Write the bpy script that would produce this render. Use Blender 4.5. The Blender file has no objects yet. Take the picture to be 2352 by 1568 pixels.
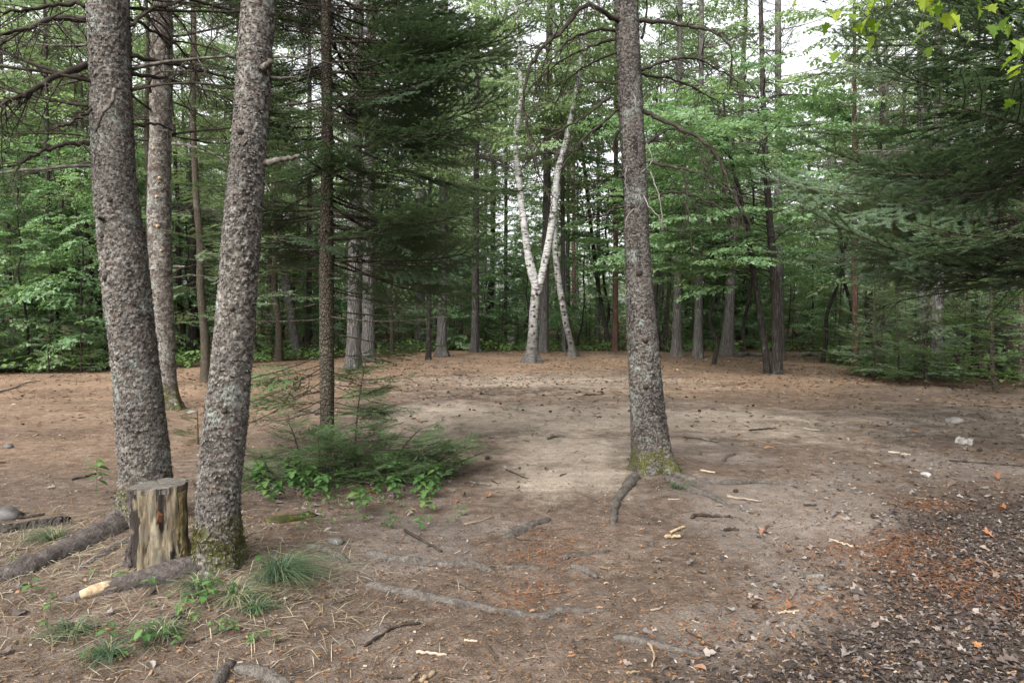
import bpy, math, random
import numpy as np
from mathutils import Vector, Matrix

# ------------------------------------------------------------------ camera, sky, sun, exposure
SC = bpy.context.scene
COL = SC.collection
FPX, CX, CY, HOR, EYE = 1568.0, 1176.0, 784.0, 726.0, 1.6      # measured on a 2352 x 1568 copy of the photograph
PITCH = math.atan((CY - HOR) / FPX)

cam_data = bpy.data.cameras.new('camera')
cam_data.lens = 24.0
cam_data.sensor_width = 36.0
cam_data.clip_start = 0.05
cam_data.clip_end = 2000.0
cam = bpy.data.objects.new('camera', cam_data)
COL.objects.link(cam)
cam.location = (0, 0, EYE)
cam.rotation_euler = (math.pi / 2 - PITCH, 0, 0)
SC.camera = cam

SUN_EL, SUN_AZ = math.radians(44), math.radians(212)
world = bpy.data.worlds.new('World')
SC.world = world
world.use_nodes = True
wn = world.node_tree
bg = wn.nodes['Background']
sky = wn.nodes.new('ShaderNodeTexSky')
sky.sky_type = 'NISHITA'
sky.sun_disc = False
sky.sun_elevation = SUN_EL
sky.sun_rotation = SUN_AZ
sky.air_density = 1.0
sky.dust_density = 4.0
sky.ozone_density = 1.0
hsv = wn.nodes.new('ShaderNodeHueSaturation')       # overcast: the cloud deck takes the blue out of the sky
hsv.inputs['Saturation'].default_value = 0.12
wn.links.new(sky.outputs['Color'], hsv.inputs['Color'])
wn.links.new(hsv.outputs['Color'], bg.inputs['Color'])
bg.inputs['Strength'].default_value = 0.15

sun_data = bpy.data.lights.new('sun', 'SUN')
sun_data.energy = 1.5
sun_data.angle = math.radians(50)
sun_data.color = (1.0, 0.97, 0.93)
sun = bpy.data.objects.new('sun', sun_data)
COL.objects.link(sun)
sun.location = (0, 0, 40)
_sd = Vector((math.sin(SUN_AZ) * math.cos(SUN_EL), math.cos(SUN_AZ) * math.cos(SUN_EL), math.sin(SUN_EL)))
sun.rotation_euler = _sd.to_track_quat('Z', 'Y').to_euler()

SC.view_settings.view_transform = 'Standard'
SC.view_settings.look = 'None'
SC.view_settings.gamma = 1.0
SC.view_settings.exposure = 1.68
SC.view_settings.use_curve_mapping = False
SC.cycles.max_bounces = 8
SC.cycles.diffuse_bounces = 6
SC.cycles.glossy_bounces = 2
SC.cycles.transmission_bounces = 4
SC.cycles.caustics_reflective = False
SC.cycles.caustics_refractive = False
SC.cycles.use_denoising = True
SC.cycles.denoiser = 'OPENIMAGEDENOISE'
SC.cycles.denoising_input_passes = 'RGB_ALBEDO_NORMAL'

# ------------------------------------------------------------------ helpers
RNG = np.random.default_rng(7)
def U(a, b): return float(RNG.uniform(a, b))

def _hash(ix, iy, iz, seed):
    h = (ix.astype(np.int64) * 73856093) ^ (iy.astype(np.int64) * 19349663) ^ (iz.astype(np.int64) * 83492791) ^ (seed * 2654435761)
    h = (h ^ (h >> 13)) * 1274126177
    h = h & 0x7fffffff
    h = (h ^ (h >> 15)) * 2246822519 & 0x7fffffff
    h = h ^ (h >> 12)
    return (h & 0xffffff) / float(0xffffff)

def vnoise(x, y, z=None, seed=0):
    x = np.asarray(x, float); y = np.asarray(y, float)
    z = np.zeros_like(x) if z is None else np.asarray(z, float)
    ix, iy, iz = np.floor(x), np.floor(y), np.floor(z)
    fx, fy, fz = x - ix, y - iy, z - iz
    fx = fx * fx * (3 - 2 * fx); fy = fy * fy * (3 - 2 * fy); fz = fz * fz * (3 - 2 * fz)
    ix, iy, iz = ix.astype(int), iy.astype(int), iz.astype(int)
    r = 0
    for dx in (0, 1):
        for dy in (0, 1):
            for dz in (0, 1):
                w = (fx if dx else 1 - fx) * (fy if dy else 1 - fy) * (fz if dz else 1 - fz)
                r = r + w * _hash(ix + dx, iy + dy, iz + dz, seed)
    return r

def fbm(x, y, seed=0, octv=4):
    r, a, s, f = 0, 0.5, 0, 1.0
    for k in range(octv):
        r = r + a * vnoise(x * f, y * f, None, seed + k * 17); s += a; a *= 0.5; f *= 2.03
    return r / s

def sst(a, b, x):
    t = np.clip((x - a) / (b - a), 0, 1)
    return t * t * (3 - 2 * t)

def ray(px, py):
    x, y = (px - CX) / FPX, (CY - py) / FPX
    c, s = math.cos(PITCH), math.sin(PITCH)
    return np.array([x, c + s * y, -s + c * y])

def P(px, py, d):
    """the point at distance d (along Y) seen at that place in the photograph"""
    r = ray(px, py)
    return np.array([0, 0, EYE]) + r * (d / r[1])

MOUNDS = [(-2.75, 5.0, 0.95, 0.10), (-1.85, 4.2, 0.8, 0.09), (1.42, 6.8, 0.9, 0.06), (-2.1, 7.9, 1.2, 0.05)]
def hz(x, y):
    x = np.asarray(x, float); y = np.asarray(y, float)
    z = 0.10 * (vnoise(x * .21 + 5, y * .21, None, 3) - .5) + 0.045 * (vnoise(x * .8, y * .8, None, 4) - .5)
    z = z + 0.9 * sst(34, 110, y) + 0.25 * sst(15, 40, np.abs(x))
    for mx, my, r, a in MOUNDS:
        z = z + a * np.exp(-((x - mx) ** 2 + (y - my) ** 2) / (r * r))
    return z
def H(x, y): return float(hz(np.array([x]), np.array([y]))[0])

def G(px, py):
    """the ground point seen at that place in the photograph"""
    r = ray(px, py); z = 0.0
    for _ in range(8):
        t = (z - EYE) / r[2]
        p = np.array([0, 0, EYE]) + r * t
        z = 0.5 * z + 0.5 * H(p[0], p[1])
    return np.array([p[0], p[1], H(p[0], p[1])])

class MB:
    """collects triangles and quads for one mesh"""
    def __init__(s): s.v = []; s.t = []; s.q = []; s.tm = []; s.qm = []; s.tr = []; s.qr = []; s.ts = []; s.qs = []; s.n = 0
    def add(s, V, T=None, Q=None, mat=0, rnd=0.5, smooth=False):
        V = np.asarray(V, float).reshape(-1, 3)
        for F, L, M, R, S in ((T, s.t, s.tm, s.tr, s.ts), (Q, s.q, s.qm, s.qr, s.qs)):
            if F is not None and len(F):
                F = np.asarray(F, int)
                L.append(F + s.n); M.append(np.full(len(F), mat) if np.isscalar(mat) else np.asarray(mat))
                R.append(np.full(len(F), rnd, float) if np.isscalar(rnd) else np.asarray(rnd, float)); S.append(np.full(len(F), smooth))
        s.v.append(V); s.n += len(V)
    def arrays(s):
        if getattr(s, '_c', None) is None:
            cat = lambda L, w: np.concatenate(L) if L else np.zeros((0,) + w)
            s._c = (cat(s.v, (3,)), cat(s.t, (3,)).astype(int), cat(s.q, (4,)).astype(int), cat(s.tm, ()), cat(s.qm, ()), cat(s.tr, ()), cat(s.qr, ()), cat(s.ts, ()), cat(s.qs, ()))
        return s._c
    def stamp(s, o, M, dr=0.0):
        """adds another builder's geometry, moved by the 4x4 matrix M"""
        V, T, Q, tm, qm, tr, qr, ts, qs = o.arrays()
        M = np.asarray(M)
        V = V @ M[:3, :3].T + M[:3, 3]
        if len(T): s.t.append(T + s.n); s.tm.append(tm); s.tr.append(np.clip(tr + dr, 0, 1)); s.ts.append(ts)
        if len(Q): s.q.append(Q + s.n); s.qm.append(qm); s.qr.append(np.clip(qr + dr, 0, 1)); s.qs.append(qs)
        s.v.append(V); s.n += len(V)
    def mesh(s, name, mats):
        V, T, Q, tm, qm, tr, qr, ts, qs = s.arrays()
        me = bpy.data.meshes.new(name)
        nt, nq = len(T), len(Q)
        me.vertices.add(len(V)); me.vertices.foreach_set('co', V.astype(np.float32).ravel())
        me.loops.add(3 * nt + 4 * nq)
        me.loops.foreach_set('vertex_index', np.concatenate([T.ravel(), Q.ravel()]).astype(np.int32))
        me.polygons.add(nt + nq)
        me.polygons.foreach_set('loop_start', np.concatenate([np.arange(nt) * 3, 3 * nt + np.arange(nq) * 4]).astype(np.int32))
        me.polygons.foreach_set('material_index', np.concatenate([tm, qm]).astype(np.int32))
        me.polygons.foreach_set('use_smooth', np.concatenate([ts, qs]).astype(bool))
        a = me.attributes.new('rnd', 'FLOAT', 'FACE')
        a.data.foreach_set('value', np.concatenate([tr, qr]).astype(np.float32))
        for m in mats: me.materials.append(m)
        me.update(calc_edges=True)
        return me

def tag(o, label=None, cat=None, group=None, kind=None):
    for k, v in (('label', label), ('category', cat), ('group', group), ('kind', kind)):
        if v: o[k] = v
    return o
def obj(name, mesh, parent=None, loc=None, M=None):
    o = bpy.data.objects.new(name, mesh)
    COL.objects.link(o)
    if parent is not None: o.parent = parent
    if M is not None: o.matrix_local = Matrix([[float(c) for c in r] for r in M])
    elif loc is not None: o.location = [float(c) for c in loc]
    return o
def empty(name, loc, label, cat, group=None):
    o = bpy.data.objects.new(name, None)
    o.empty_display_size = 0.2
    COL.objects.link(o)
    o.location = [float(c) for c in loc]
    return tag(o, label, cat, group)
def copy_thing(src, loc, rz=0.0, sc=1.0, label=None, group=None):
    kids = list(src.children)
    r = src.copy(); COL.objects.link(r)
    r.location = [float(c) for c in loc]; r.rotation_euler = (0, 0, rz); r.scale = (sc, sc, sc) if np.isscalar(sc) else sc
    if label: r['label'] = label
    if group: r['group'] = group
    for ch in kids:
        c = ch.copy(); COL.objects.link(c); c.parent = r
        for g in ch.children:
            d = g.copy(); COL.objects.link(d); d.parent = c
    return r

def rotm(axis, a):
    c, s = math.cos(a), math.sin(a)
    M = np.eye(4)
    i, j = {'x': (1, 2), 'y': (2, 0), 'z': (0, 1)}[axis]
    M[i, i] = c; M[i, j] = -s; M[j, i] = s; M[j, j] = c
    return M
def trs(loc, az=0.0, el=0.0, roll=0.0, sc=1.0):
    """matrix for a piece built along +X: points it to azimuth az, elevation el"""
    M = rotm('z', az) @ rotm('y', -el) @ rotm('x', roll) @ np.diag([sc, sc, sc, 1.0])
    M[:3, 3] = loc
    return M

def smooth_path(pts, n):
    pts = np.asarray(pts, float)
    if len(pts) == 2:
        t = np.linspace(0, 1, n)[:, None]
        return pts[0] * (1 - t) + pts[1] * t
    p = np.vstack([2 * pts[0] - pts[1], pts, 2 * pts[-1] - pts[-2]])
    seg = np.linalg.norm(np.diff(pts[:, :3], axis=0), axis=1); L = np.concatenate([[0], np.cumsum(seg)])
    out = []
    for s in np.linspace(0, L[-1], n):
        i = min(np.searchsorted(L, s, 'right') - 1, len(pts) - 2)
        t = (s - L[i]) / max(seg[i], 1e-9)
        p0, p1, p2, p3 = p[i], p[i + 1], p[i + 2], p[i + 3]
        out.append(0.5 * (2 * p1 + (p2 - p0) * t + (2 * p0 - 5 * p1 + 4 * p2 - p3) * t * t + (3 * p1 - p0 - 3 * p2 + p3) * t ** 3))
    return np.array(out)

def tube(mb, pts, rad, seg=5, mat=0, rnd=0.5, cap=True, lump=0.0, seed=0):
    pts = np.asarray(pts, float); n = len(pts)
    rad = np.broadcast_to(np.asarray(rad, float), (n,))
    tan = np.gradient(pts, axis=0)
    tan /= np.maximum(np.linalg.norm(tan, axis=1), 1e-9)[:, None]
    ref = np.array([0, 0, 1.0]) if abs(tan[0][2]) < 0.9 else np.array([1.0, 0, 0])
    a = np.cross(tan, ref); a /= np.maximum(np.linalg.norm(a, axis=1), 1e-9)[:, None]
    b = np.cross(a, tan)
    th = np.arange(seg) * 2 * math.pi / seg
    R = rad[:, None] * np.ones(seg)
    if lump:
        k = np.arange(n)
        R = R * (1 + lump * 2 * (vnoise(np.repeat(k * .8, seg), np.tile(np.cos(th) * 1.7, n) + seed * 3.1, np.tile(np.sin(th) * 1.7, n), seed) - .5).reshape(n, seg))
    V = pts[:, None, :] + R[:, :, None] * (a[:, None, :] * np.cos(th)[None, :, None] + b[:, None, :] * np.sin(th)[None, :, None])
    V = V.reshape(-1, 3)
    i = np.arange(n - 1)[:, None] * seg; j = np.arange(seg)[None, :]; j2 = (j + 1) % seg
    Q = np.stack([i + j, i + seg + j, i + seg + j2, i + j2], -1).reshape(-1, 4)
    T = None
    if cap:
        V = np.vstack([V, pts[0], pts[-1]])
        jj = np.arange(seg); jn = (jj + 1) % seg
        T = np.vstack([np.stack([np.full(seg, n * seg), jj, jn], -1), np.stack([np.full(seg, n * seg + 1), (n - 1) * seg + jn, (n - 1) * seg + jj], -1)])
    mb.add(V, T, Q, mat, rnd, True)

# ------------------------------------------------------------------ materials
class NT:
    def __init__(s, name):
        s.m = bpy.data.materials.new(name); s.m.use_nodes = True
        s.t = s.m.node_tree; s.t.nodes.clear()
        s.out = s.n('OutputMaterial')
    def n(s, kind, **kw):
        nd = s.t.nodes.new('ShaderNode' + kind)
        for k, v in kw.items():
            if hasattr(nd, k): setattr(nd, k, v)
            else: nd.inputs[k].default_value = v
        return nd
    def l(s, a, b): s.t.links.new(a, b)
    def attr(s, name): return s.n('Attribute', attribute_name=name).outputs['Fac']
    def co(s, scale=(1, 1, 1), rot=(0, 0, 0)):
        tc = s.n('TexCoord'); mp = s.n('Mapping')
        mp.inputs['Scale'].default_value = scale; mp.inputs['Rotation'].default_value = rot
        s.l(tc.outputs['Object'], mp.inputs['Vector']); return mp.outputs['Vector']
    def noise(s, vec, scale, detail=3.0, rough=0.6):
        nd = s.n('TexNoise'); nd.inputs['Scale'].default_value = scale; nd.inputs['Detail'].default_value = detail; nd.inputs['Roughness'].default_value = rough
        if vec is not None: s.l(vec, nd.inputs['Vector'])
        return nd.outputs['Fac']
    def voro(s, vec, scale, feature='F1', out='Distance'):
        nd = s.n('TexVoronoi', feature=feature); nd.inputs['Scale'].default_value = scale
        s.l(vec, nd.inputs['Vector']); return nd.outputs[out]
    gain = 1.0
    def ramp(s, fac, stops, interp='LINEAR'):
        g = s.gain
        stops = [(p, tuple(v * g for v in c) if not np.isscalar(c) else c) for p, c in stops]
        nd = s.n('ValToRGB'); cr = nd.color_ramp; cr.interpolation = interp
        while len(cr.elements) < len(stops): cr.elements.new(0.5)
        for e, (p, c) in zip(cr.elements, stops):
            e.position = p; e.color = (c[0], c[1], c[2], 1) if not np.isscalar(c) else (c, c, c, 1)
        s.l(fac, nd.inputs['Fac']); return nd.outputs['Color']
    def mix(s, fac, a, b, mode='MIX'):
        nd = s.n('Mix', data_type='RGBA', blend_type=mode)
        for k, v in ((0, fac), (6, a), (7, b)):
            if hasattr(v, 'links'): s.l(v, nd.inputs[k])
            elif k == 0: nd.inputs[0].default_value = v
            else: nd.inputs[k].default_value = (v[0], v[1], v[2], 1)
        return nd.outputs[2]
    def math(s, op, a, b=0.0):
        nd = s.n('Math', operation=op)
        for k, v in ((0, a), (1, b)):
            if hasattr(v, 'links'): s.l(v, nd.inputs[k])
            else: nd.inputs[k].default_value = v
        return nd.outputs[0]
    def bump(s, h, strength=0.5, dist=0.01, normal=None):
        nd = s.n('Bump'); nd.inputs['Strength'].default_value = strength; nd.inputs['Distance'].default_value = dist
        s.l(h, nd.inputs['Height'])
        if normal is not None: s.l(normal, nd.inputs['Normal'])
        return nd.outputs['Normal']
    def surf(s, color, rough=0.85, normal=None, spec=0.25):
        b = s.n('BsdfPrincipled'); b.inputs['Roughness'].default_value = rough; b.inputs['Specular IOR Level'].default_value = spec
        if hasattr(color, 'links'): s.l(color, b.inputs['Base Color'])
        else: b.inputs['Base Color'].default_value = (*color, 1)
        if normal is not None: s.l(normal, b.inputs['Normal'])
        s.l(b.outputs[0], s.out.inputs['Surface']); return s.m

def foliage(name, stops, trans=0.35, gain=1.0, grey=0.0, rough=0.55, tint=(1.25, 1.28, 0.82), spec=0.3, objvar=0.3):
    s = NT(name)
    r = s.attr('rnd')
    oi = s.n('ObjectInfo').outputs['Random']
    f = s.math('ADD', s.math('MULTIPLY', r, 1.0 - objvar), s.math('MULTIPLY', oi, objvar))
    c = s.ramp(f, [(p, tuple((v * (1 - grey) + grey * (.3 * q[0] + .6 * q[1] + .1 * q[2])) * gain for v in q)) for p, q in stops])
    b = s.n('BsdfPrincipled'); b.inputs['Roughness'].default_value = rough; b.inputs['Specular IOR Level'].default_value = spec
    s.l(c, b.inputs['Base Color'])
    t = s.n('BsdfTranslucent'); s.l(s.mix(1.0, c, tint, 'MULTIPLY'), t.inputs['Color'])
    mx = s.n('MixShader'); mx.inputs[0].default_value = trans
    s.l(b.outputs[0], mx.inputs[1]); s.l(t.outputs[0], mx.inputs[2]); s.l(mx.outputs[0], s.out.inputs['Surface'])
    return s.m

M = {}
NT.gain = 0.66        # bark, soil and litter are dark beside the leaves
def mk_spruce(name, moss_h=0.35, dark=1.0, red=0.16, resin=0.0):
    s = NT(name)
    v = s.co()
    cell = s.attr('rnd')
    big = s.noise(v, 2.2, 4)
    fine = s.noise(v, 45, 3)
    f = s.math('ADD', s.math('MULTIPLY', cell, 0.26), s.math('MULTIPLY', s.noise(s.co((1, 1, 1.5)), 34, 5, .7), 0.78))
    c = s.ramp(f, [(0.34, (.036 * dark, .031 * dark, .026 * dark)), (0.46, (.088 * dark, .076 * dark, .064 * dark)), (0.57, (.155 * dark, .138 * dark, .120 * dark)), (0.74, (.30 * dark, .28 * dark, .252 * dark))])
    c = s.mix(.7, c, s.ramp(s.noise(s.co((1, 1, .5)), 3.6, 6, .68), [(.36, .38), (.5, 1.0), (.64, 1.5)]), 'MULTIPLY')
    rd = s.ramp(s.noise(v, 14, 3, .6), [(0.57, 0), (0.66, 1)])
    c = s.mix(s.math('MULTIPLY', rd, red * 2.2), c, (.085, .052, .037))
    li = s.ramp(s.math('MULTIPLY', s.noise(v, 5.5, 4, .65), s.math('ADD', big, .5)), [(0.56, 0), (0.66, 1)])
    li = s.math('MULTIPLY', li, s.ramp(fine, [(0.4, 0), (0.55, 1)]))
    c = s.mix(s.math('MULTIPLY', li, 0.7), c, (.2, .225, .2))
    if resin:
        rs = s.ramp(s.noise(s.co((1, 1, .22)), 8, 5, .65), [(.6, 0), (.66, 1)])
        c = s.mix(s.math('MULTIPLY', rs, resin), c, (.012, .010, .009))
    sp = s.n('SeparateXYZ'); s.l(v, sp.inputs[0])
    hm = s.math('SUBTRACT', s.math('ADD', moss_h * .45, s.math('MULTIPLY', big, moss_h)), sp.outputs[2])
    mo = s.math('MULTIPLY', s.ramp(s.math('MULTIPLY', hm, 4), [(0, 0), (.35, 1)]), s.ramp(s.noise(v, 8, 5, .7), [(.44, 0), (.54, 1)]))
    c = s.mix(mo, c, s.ramp(fine, [(.3, (.035, .04, .01)), (.7, (.11, .105, .028))]))
    h = s.math('ADD', s.math('MULTIPLY', s.voro(s.co((1, 1, .8)), 42), 0.6), s.math('MULTIPLY', s.noise(v, 90, 4), 0.7))
    return s.surf(c, .92, s.bump(h, .8, .012), .15)
M['spruce'] = mk_spruce('spruce_bark', resin=.5)
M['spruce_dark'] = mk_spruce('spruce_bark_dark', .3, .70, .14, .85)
M['spruce_red'] = mk_spruce('spruce_bark_reddish', .5, 1.1, .42)

def mk_flake():
    s = NT('bark_flake'); r = s.attr('rnd'); v = s.co()
    f = s.math('ADD', s.math('MULTIPLY', r, .8), s.math('MULTIPLY', s.noise(v, 60, 3), .3))
    c = s.ramp(f, [(.1, (.04, .035, .032)), (.4, (.095, .084, .077)), (.7, (.15, .136, .122)), (.93, (.21, .195, .176)), (.99, (.12, .075, .052))])
    return s.surf(c, .9, s.bump(s.noise(v, 150, 3), .6, .004), .15)
M['flake'] = mk_flake()

def mk_pinebark(name, c0, c1, c2, sx=14, sz=2.2, lichen=0.3):
    s = NT(name)
    v = s.co((1, 1, sz / sx))
    oi = s.n('ObjectInfo').outputs['Random']
    e = s.voro(v, sx, 'DISTANCE_TO_EDGE')
    n = s.noise(v, sx * 1.7, 5, .65)
    f = s.math('ADD', s.math('MULTIPLY', n, .8), s.math('MULTIPLY', oi, .2))
    c = s.ramp(f, [(.3, c0), (.5, c1), (.72, c2)])
    li = s.ramp(s.noise(s.co(), 3.0, 5, .7), [(.55, 0), (.68, 1)])
    c = s.mix(s.math('MULTIPLY', li, lichen), c, (.27, .3, .24))
    h = s.math('ADD', s.ramp(e, [(0, 0), (.18, 1)]), s.math('MULTIPLY', n, .8))
    return s.surf(c, .92, s.bump(h, 1.0, .03), .12)
M['pine'] = mk_pinebark('pine_bark', (.062, .056, .052), (.118, .108, .101), (.205, .192, .18))
M['pine_red'] = mk_pinebark('red_pine_bark', (.08, .045, .035), (.15, .09, .07), (.23, .155, .125), lichen=.1)
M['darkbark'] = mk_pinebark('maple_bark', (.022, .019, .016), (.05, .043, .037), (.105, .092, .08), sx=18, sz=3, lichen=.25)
M['firbark'] = mk_pinebark('fir_bark', (.05, .041, .03), (.11, .09, .066), (.19, .165, .125), sx=26, sz=22, lichen=.25)
def mk_root(name, c0, c1, c2):
    s = NT(name); v = s.co(); n = s.noise(v, 28, 5, .7)
    c = s.ramp(s.math('ADD', s.math('MULTIPLY', n, .7), s.math('MULTIPLY', s.noise(v, 5, 3), .3)), [(.35, c0), (.5, c1), (.66, c2)])
    return s.surf(c, .92, s.bump(s.math('ADD', n, s.math('MULTIPLY', s.noise(v, 110, 3), .5)), 1.0, .025), .12)
M['root'] = mk_root('root_bark', (.062, .053, .045), (.125, .108, .093), (.235, .207, .18))
M['rootbrown'] = mk_root('brown_root_bark', (.06, .048, .044), (.125, .105, .095), (.23, .205, .185))

def mk_birch():
    s = NT('birch_bark'); v = s.co(); vs = s.co((1, 1, 7))
    c = s.ramp(s.noise(v, 3, 4), [(.3, (.37, .36, .345)), (.65, (.64, .63, .605))])
    dk = s.ramp(s.noise(vs, 4.5, 4, .65), [(.52, 0), (.58, 1)])
    c = s.mix(s.math('MULTIPLY', dk, .85), c, (.07, .06, .055))
    kn = s.ramp(s.noise(s.co((1, 1, 1.6)), 4.2, 4, .65), [(.54, 0), (.6, 1)])
    c = s.mix(kn, c, (.045, .038, .033))
    sp = s.n('SeparateXYZ'); s.l(v, sp.inputs[0])
    low = s.ramp(s.math('ADD', s.math('MULTIPLY', sp.outputs[2], .26), s.math('MULTIPLY', s.noise(v, 6, 4), .35)), [(.25, 1), (1.0, 0)])
    c = s.mix(s.math('MULTIPLY', low, .95), c, s.ramp(s.noise(vs, 9, 4), [(.40, (.018, .015, .013)), (.64, (.15, .138, .122))]))
    return s.surf(c, .75, s.bump(s.noise(vs, 12, 4), .5, .015), .25)
M['birch'] = mk_birch()

def mk_ramp(name, src, stops, rough=.9, bscale=80, bstr=.4, spec=.15, objvar=.0):
    s = NT(name); v = s.co()
    f = s.attr('rnd') if src == 'rnd' else (s.n('ObjectInfo').outputs['Random'] if src == 'obj' else s.noise(v, src, 4))
    if src == 'obj': f = s.math('ADD', s.math('MULTIPLY', f, .75), s.math('MULTIPLY', s.noise(v, 30, 3), .3))
    return s.surf(s.ramp(f, stops), rough, s.bump(s.noise(v, bscale, 3), bstr, .004), spec)
M['deadwood'] = mk_ramp('dead_wood', 16, [(.3, (.05, .042, .034)), (.5, (.12, .105, .088)), (.72, (.27, .25, .225))])
M['darktwig'] = mk_ramp('dark_twig', 14, [(.3, (.022, .017, .013)), (.55, (.055, .044, .034)), (.75, (.12, .105, .085))])
M['palewood'] = mk_ramp('pale_dead_wood', 16, [(.3, (.12, .108, .094)), (.7, (.3, .28, .255))])
M['bareroot'] = mk_ramp('bare_wood', 20, [(.3, (.2, .13, .075)), (.5, (.42, .32, .2)), (.75, (.58, .48, .34))])
M['splinter'] = mk_ramp('fresh_splinter', 30, [(.3, (.11, .042, .02)), (.7, (.27, .12, .05))])
M['rootyellow'] = mk_ramp('yellowed_bark', 22, [(.3, (.07, .05, .025)), (.5, (.2, .155, .075)), (.7, (.33, .27, .14))], bstr=.9)
M['mosslog'] = mk_ramp('mossy_wood', 18, [(.35, (.05, .04, .03)), (.5, (.05, .055, .012)), (.7, (.12, .12, .025))], bstr=.9)
M['stick'] = mk_ramp('stick_wood', 'obj', [(.1, (.05, .036, .027)), (.4, (.12, .085, .06)), (.65, (.22, .17, .125)), (.9, (.42, .35, .27))])
M['cone'] = mk_ramp('pine_cone', 'obj', [(.1, (.025, .017, .012)), (.8, (.075, .048, .032))])
M['litter'] = mk_ramp('litter', 'rnd', [(0, (.035, .025, .018)), (.25, (.1, .063, .04)), (.5, (.19, .115, .068)), (.7, (.29, .155, .075)), (.86, (.29, .235, .18)), (1, (.55, .48, .40))])
M['deadleaf'] = mk_ramp('dead_leaf', 'rnd', [(0, (.022, .017, .015)), (.3, (.06, .046, .039)), (.55, (.115, .09, .077)), (.74, (.185, .157, .138)), (.88, (.29, .258, .232)), (.95, (.2, .085, .035)), (1, (.26, .12, .05))], .8, 120, .5, .25)
M['deadleaf_o'] = mk_ramp('fallen_leaf', 'obj', [(.05, (.035, .026, .021)), (.35, (.11, .085, .07)), (.55, (.2, .168, .145)), (.72, (.29, .255, .228)), (.85, (.26, .105, .04)), (1, (.44, .26, .12))], .8, 120, .5, .25)
M['rusty'] = mk_ramp('rusty_needles', 'rnd', [(0, (.09, .035, .015)), (.5, (.22, .085, .032)), (1, (.34, .15, .06))])
M['stone'] = mk_ramp('pale_stone', 9, [(.3, (.22, .2, .185)), (.7, (.5, .48, .45))])
M['greystone'] = mk_ramp('grey_stone', 9, [(.3, (.07, .065, .06)), (.7, (.19, .18, .17))])
M['straw'] = mk_ramp('straw', 'rnd', [(0, (.16, .125, .075)), (.6, (.33, .28, .185)), (1, (.5, .45, .33))])
M['chip'] = mk_ramp('wood_chip', 'obj', [(.1, (.17, .115, .07)), (.6, (.32, .24, .155)), (1, (.48, .40, .29))])

NT.gain = 1.0
M['needle'] = foliage('fir_needles', [(0, (.030, .054, .028)), (.5, (.062, .108, .052)), (1, (.115, .17, .078))], .36, rough=.5, spec=.35, gain=1.45, grey=0.2)
M['needle_fresh'] = foliage('young_fir_needles', [(0, (.026, .056, .018)), (.5, (.058, .115, .036)), (1, (.105, .18, .06))], 0.32, rough=.5, gain=1.4, grey=0.12)
M['needle_far'] = foliage('forest_needles', [(0, (.035, .065, .03)), (.5, (.075, .125, .055)), (1, (.13, .185, .08))], 0.38, rough=.6, gain=1.55, grey=0.3)
M['needle_pine'] = foliage('pine_needles', [(0, (.045, .072, .034)), (.5, (.09, .13, .06)), (1, (.15, .19, .09))], 0.38, rough=.6, gain=1.5, grey=0.3)
M['maple'] = foliage('maple_leaves', [(0, (.045, .10, .036)), (.45, (.088, .175, .066)), (.8, (.15, .245, .10)), (1, (.24, .31, .12))], 0.48, rough=.45, gain=1.4, grey=0.22)
M['leaf_far'] = foliage('forest_leaves', [(0, (.06, .11, .04)), (.5, (.115, .19, .065)), (1, (.20, .27, .10))], 0.5, rough=.5, gain=1.5, grey=0.32)
M['leaf_lime'] = foliage('lime_maple_leaves', [(0, (.07, .13, .015)), (.5, (.15, .23, .02)), (1, (.27, .33, .03))], .5, rough=.45, objvar=.8)
M['herb'] = foliage('herb_leaves', [(0, (.03, .078, .02)), (.5, (.056, .125, .034)), (1, (.115, .195, .05))], .35, rough=.45, objvar=.6)
M['undergrowth'] = foliage('undergrowth_leaves', [(0, (.03, .075, .018)), (.5, (.07, .145, .03)), (1, (.16, .23, .05))], .4, rough=.5, gain=1.4, grey=0.2)
M['grass'] = foliage('grass_blades', [(0, (.03, .06, .032)), (.55, (.065, .112, .062)), (.8, (.15, .17, .09)), (1, (.34, .30, .19))], .3, rough=.5, objvar=.15)
M['moss'] = foliage('moss', [(0, (.022, .026, .006)), (.5, (.055, .058, .012)), (1, (.12, .11, .025))], .15, rough=.8, spec=.1)

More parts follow.
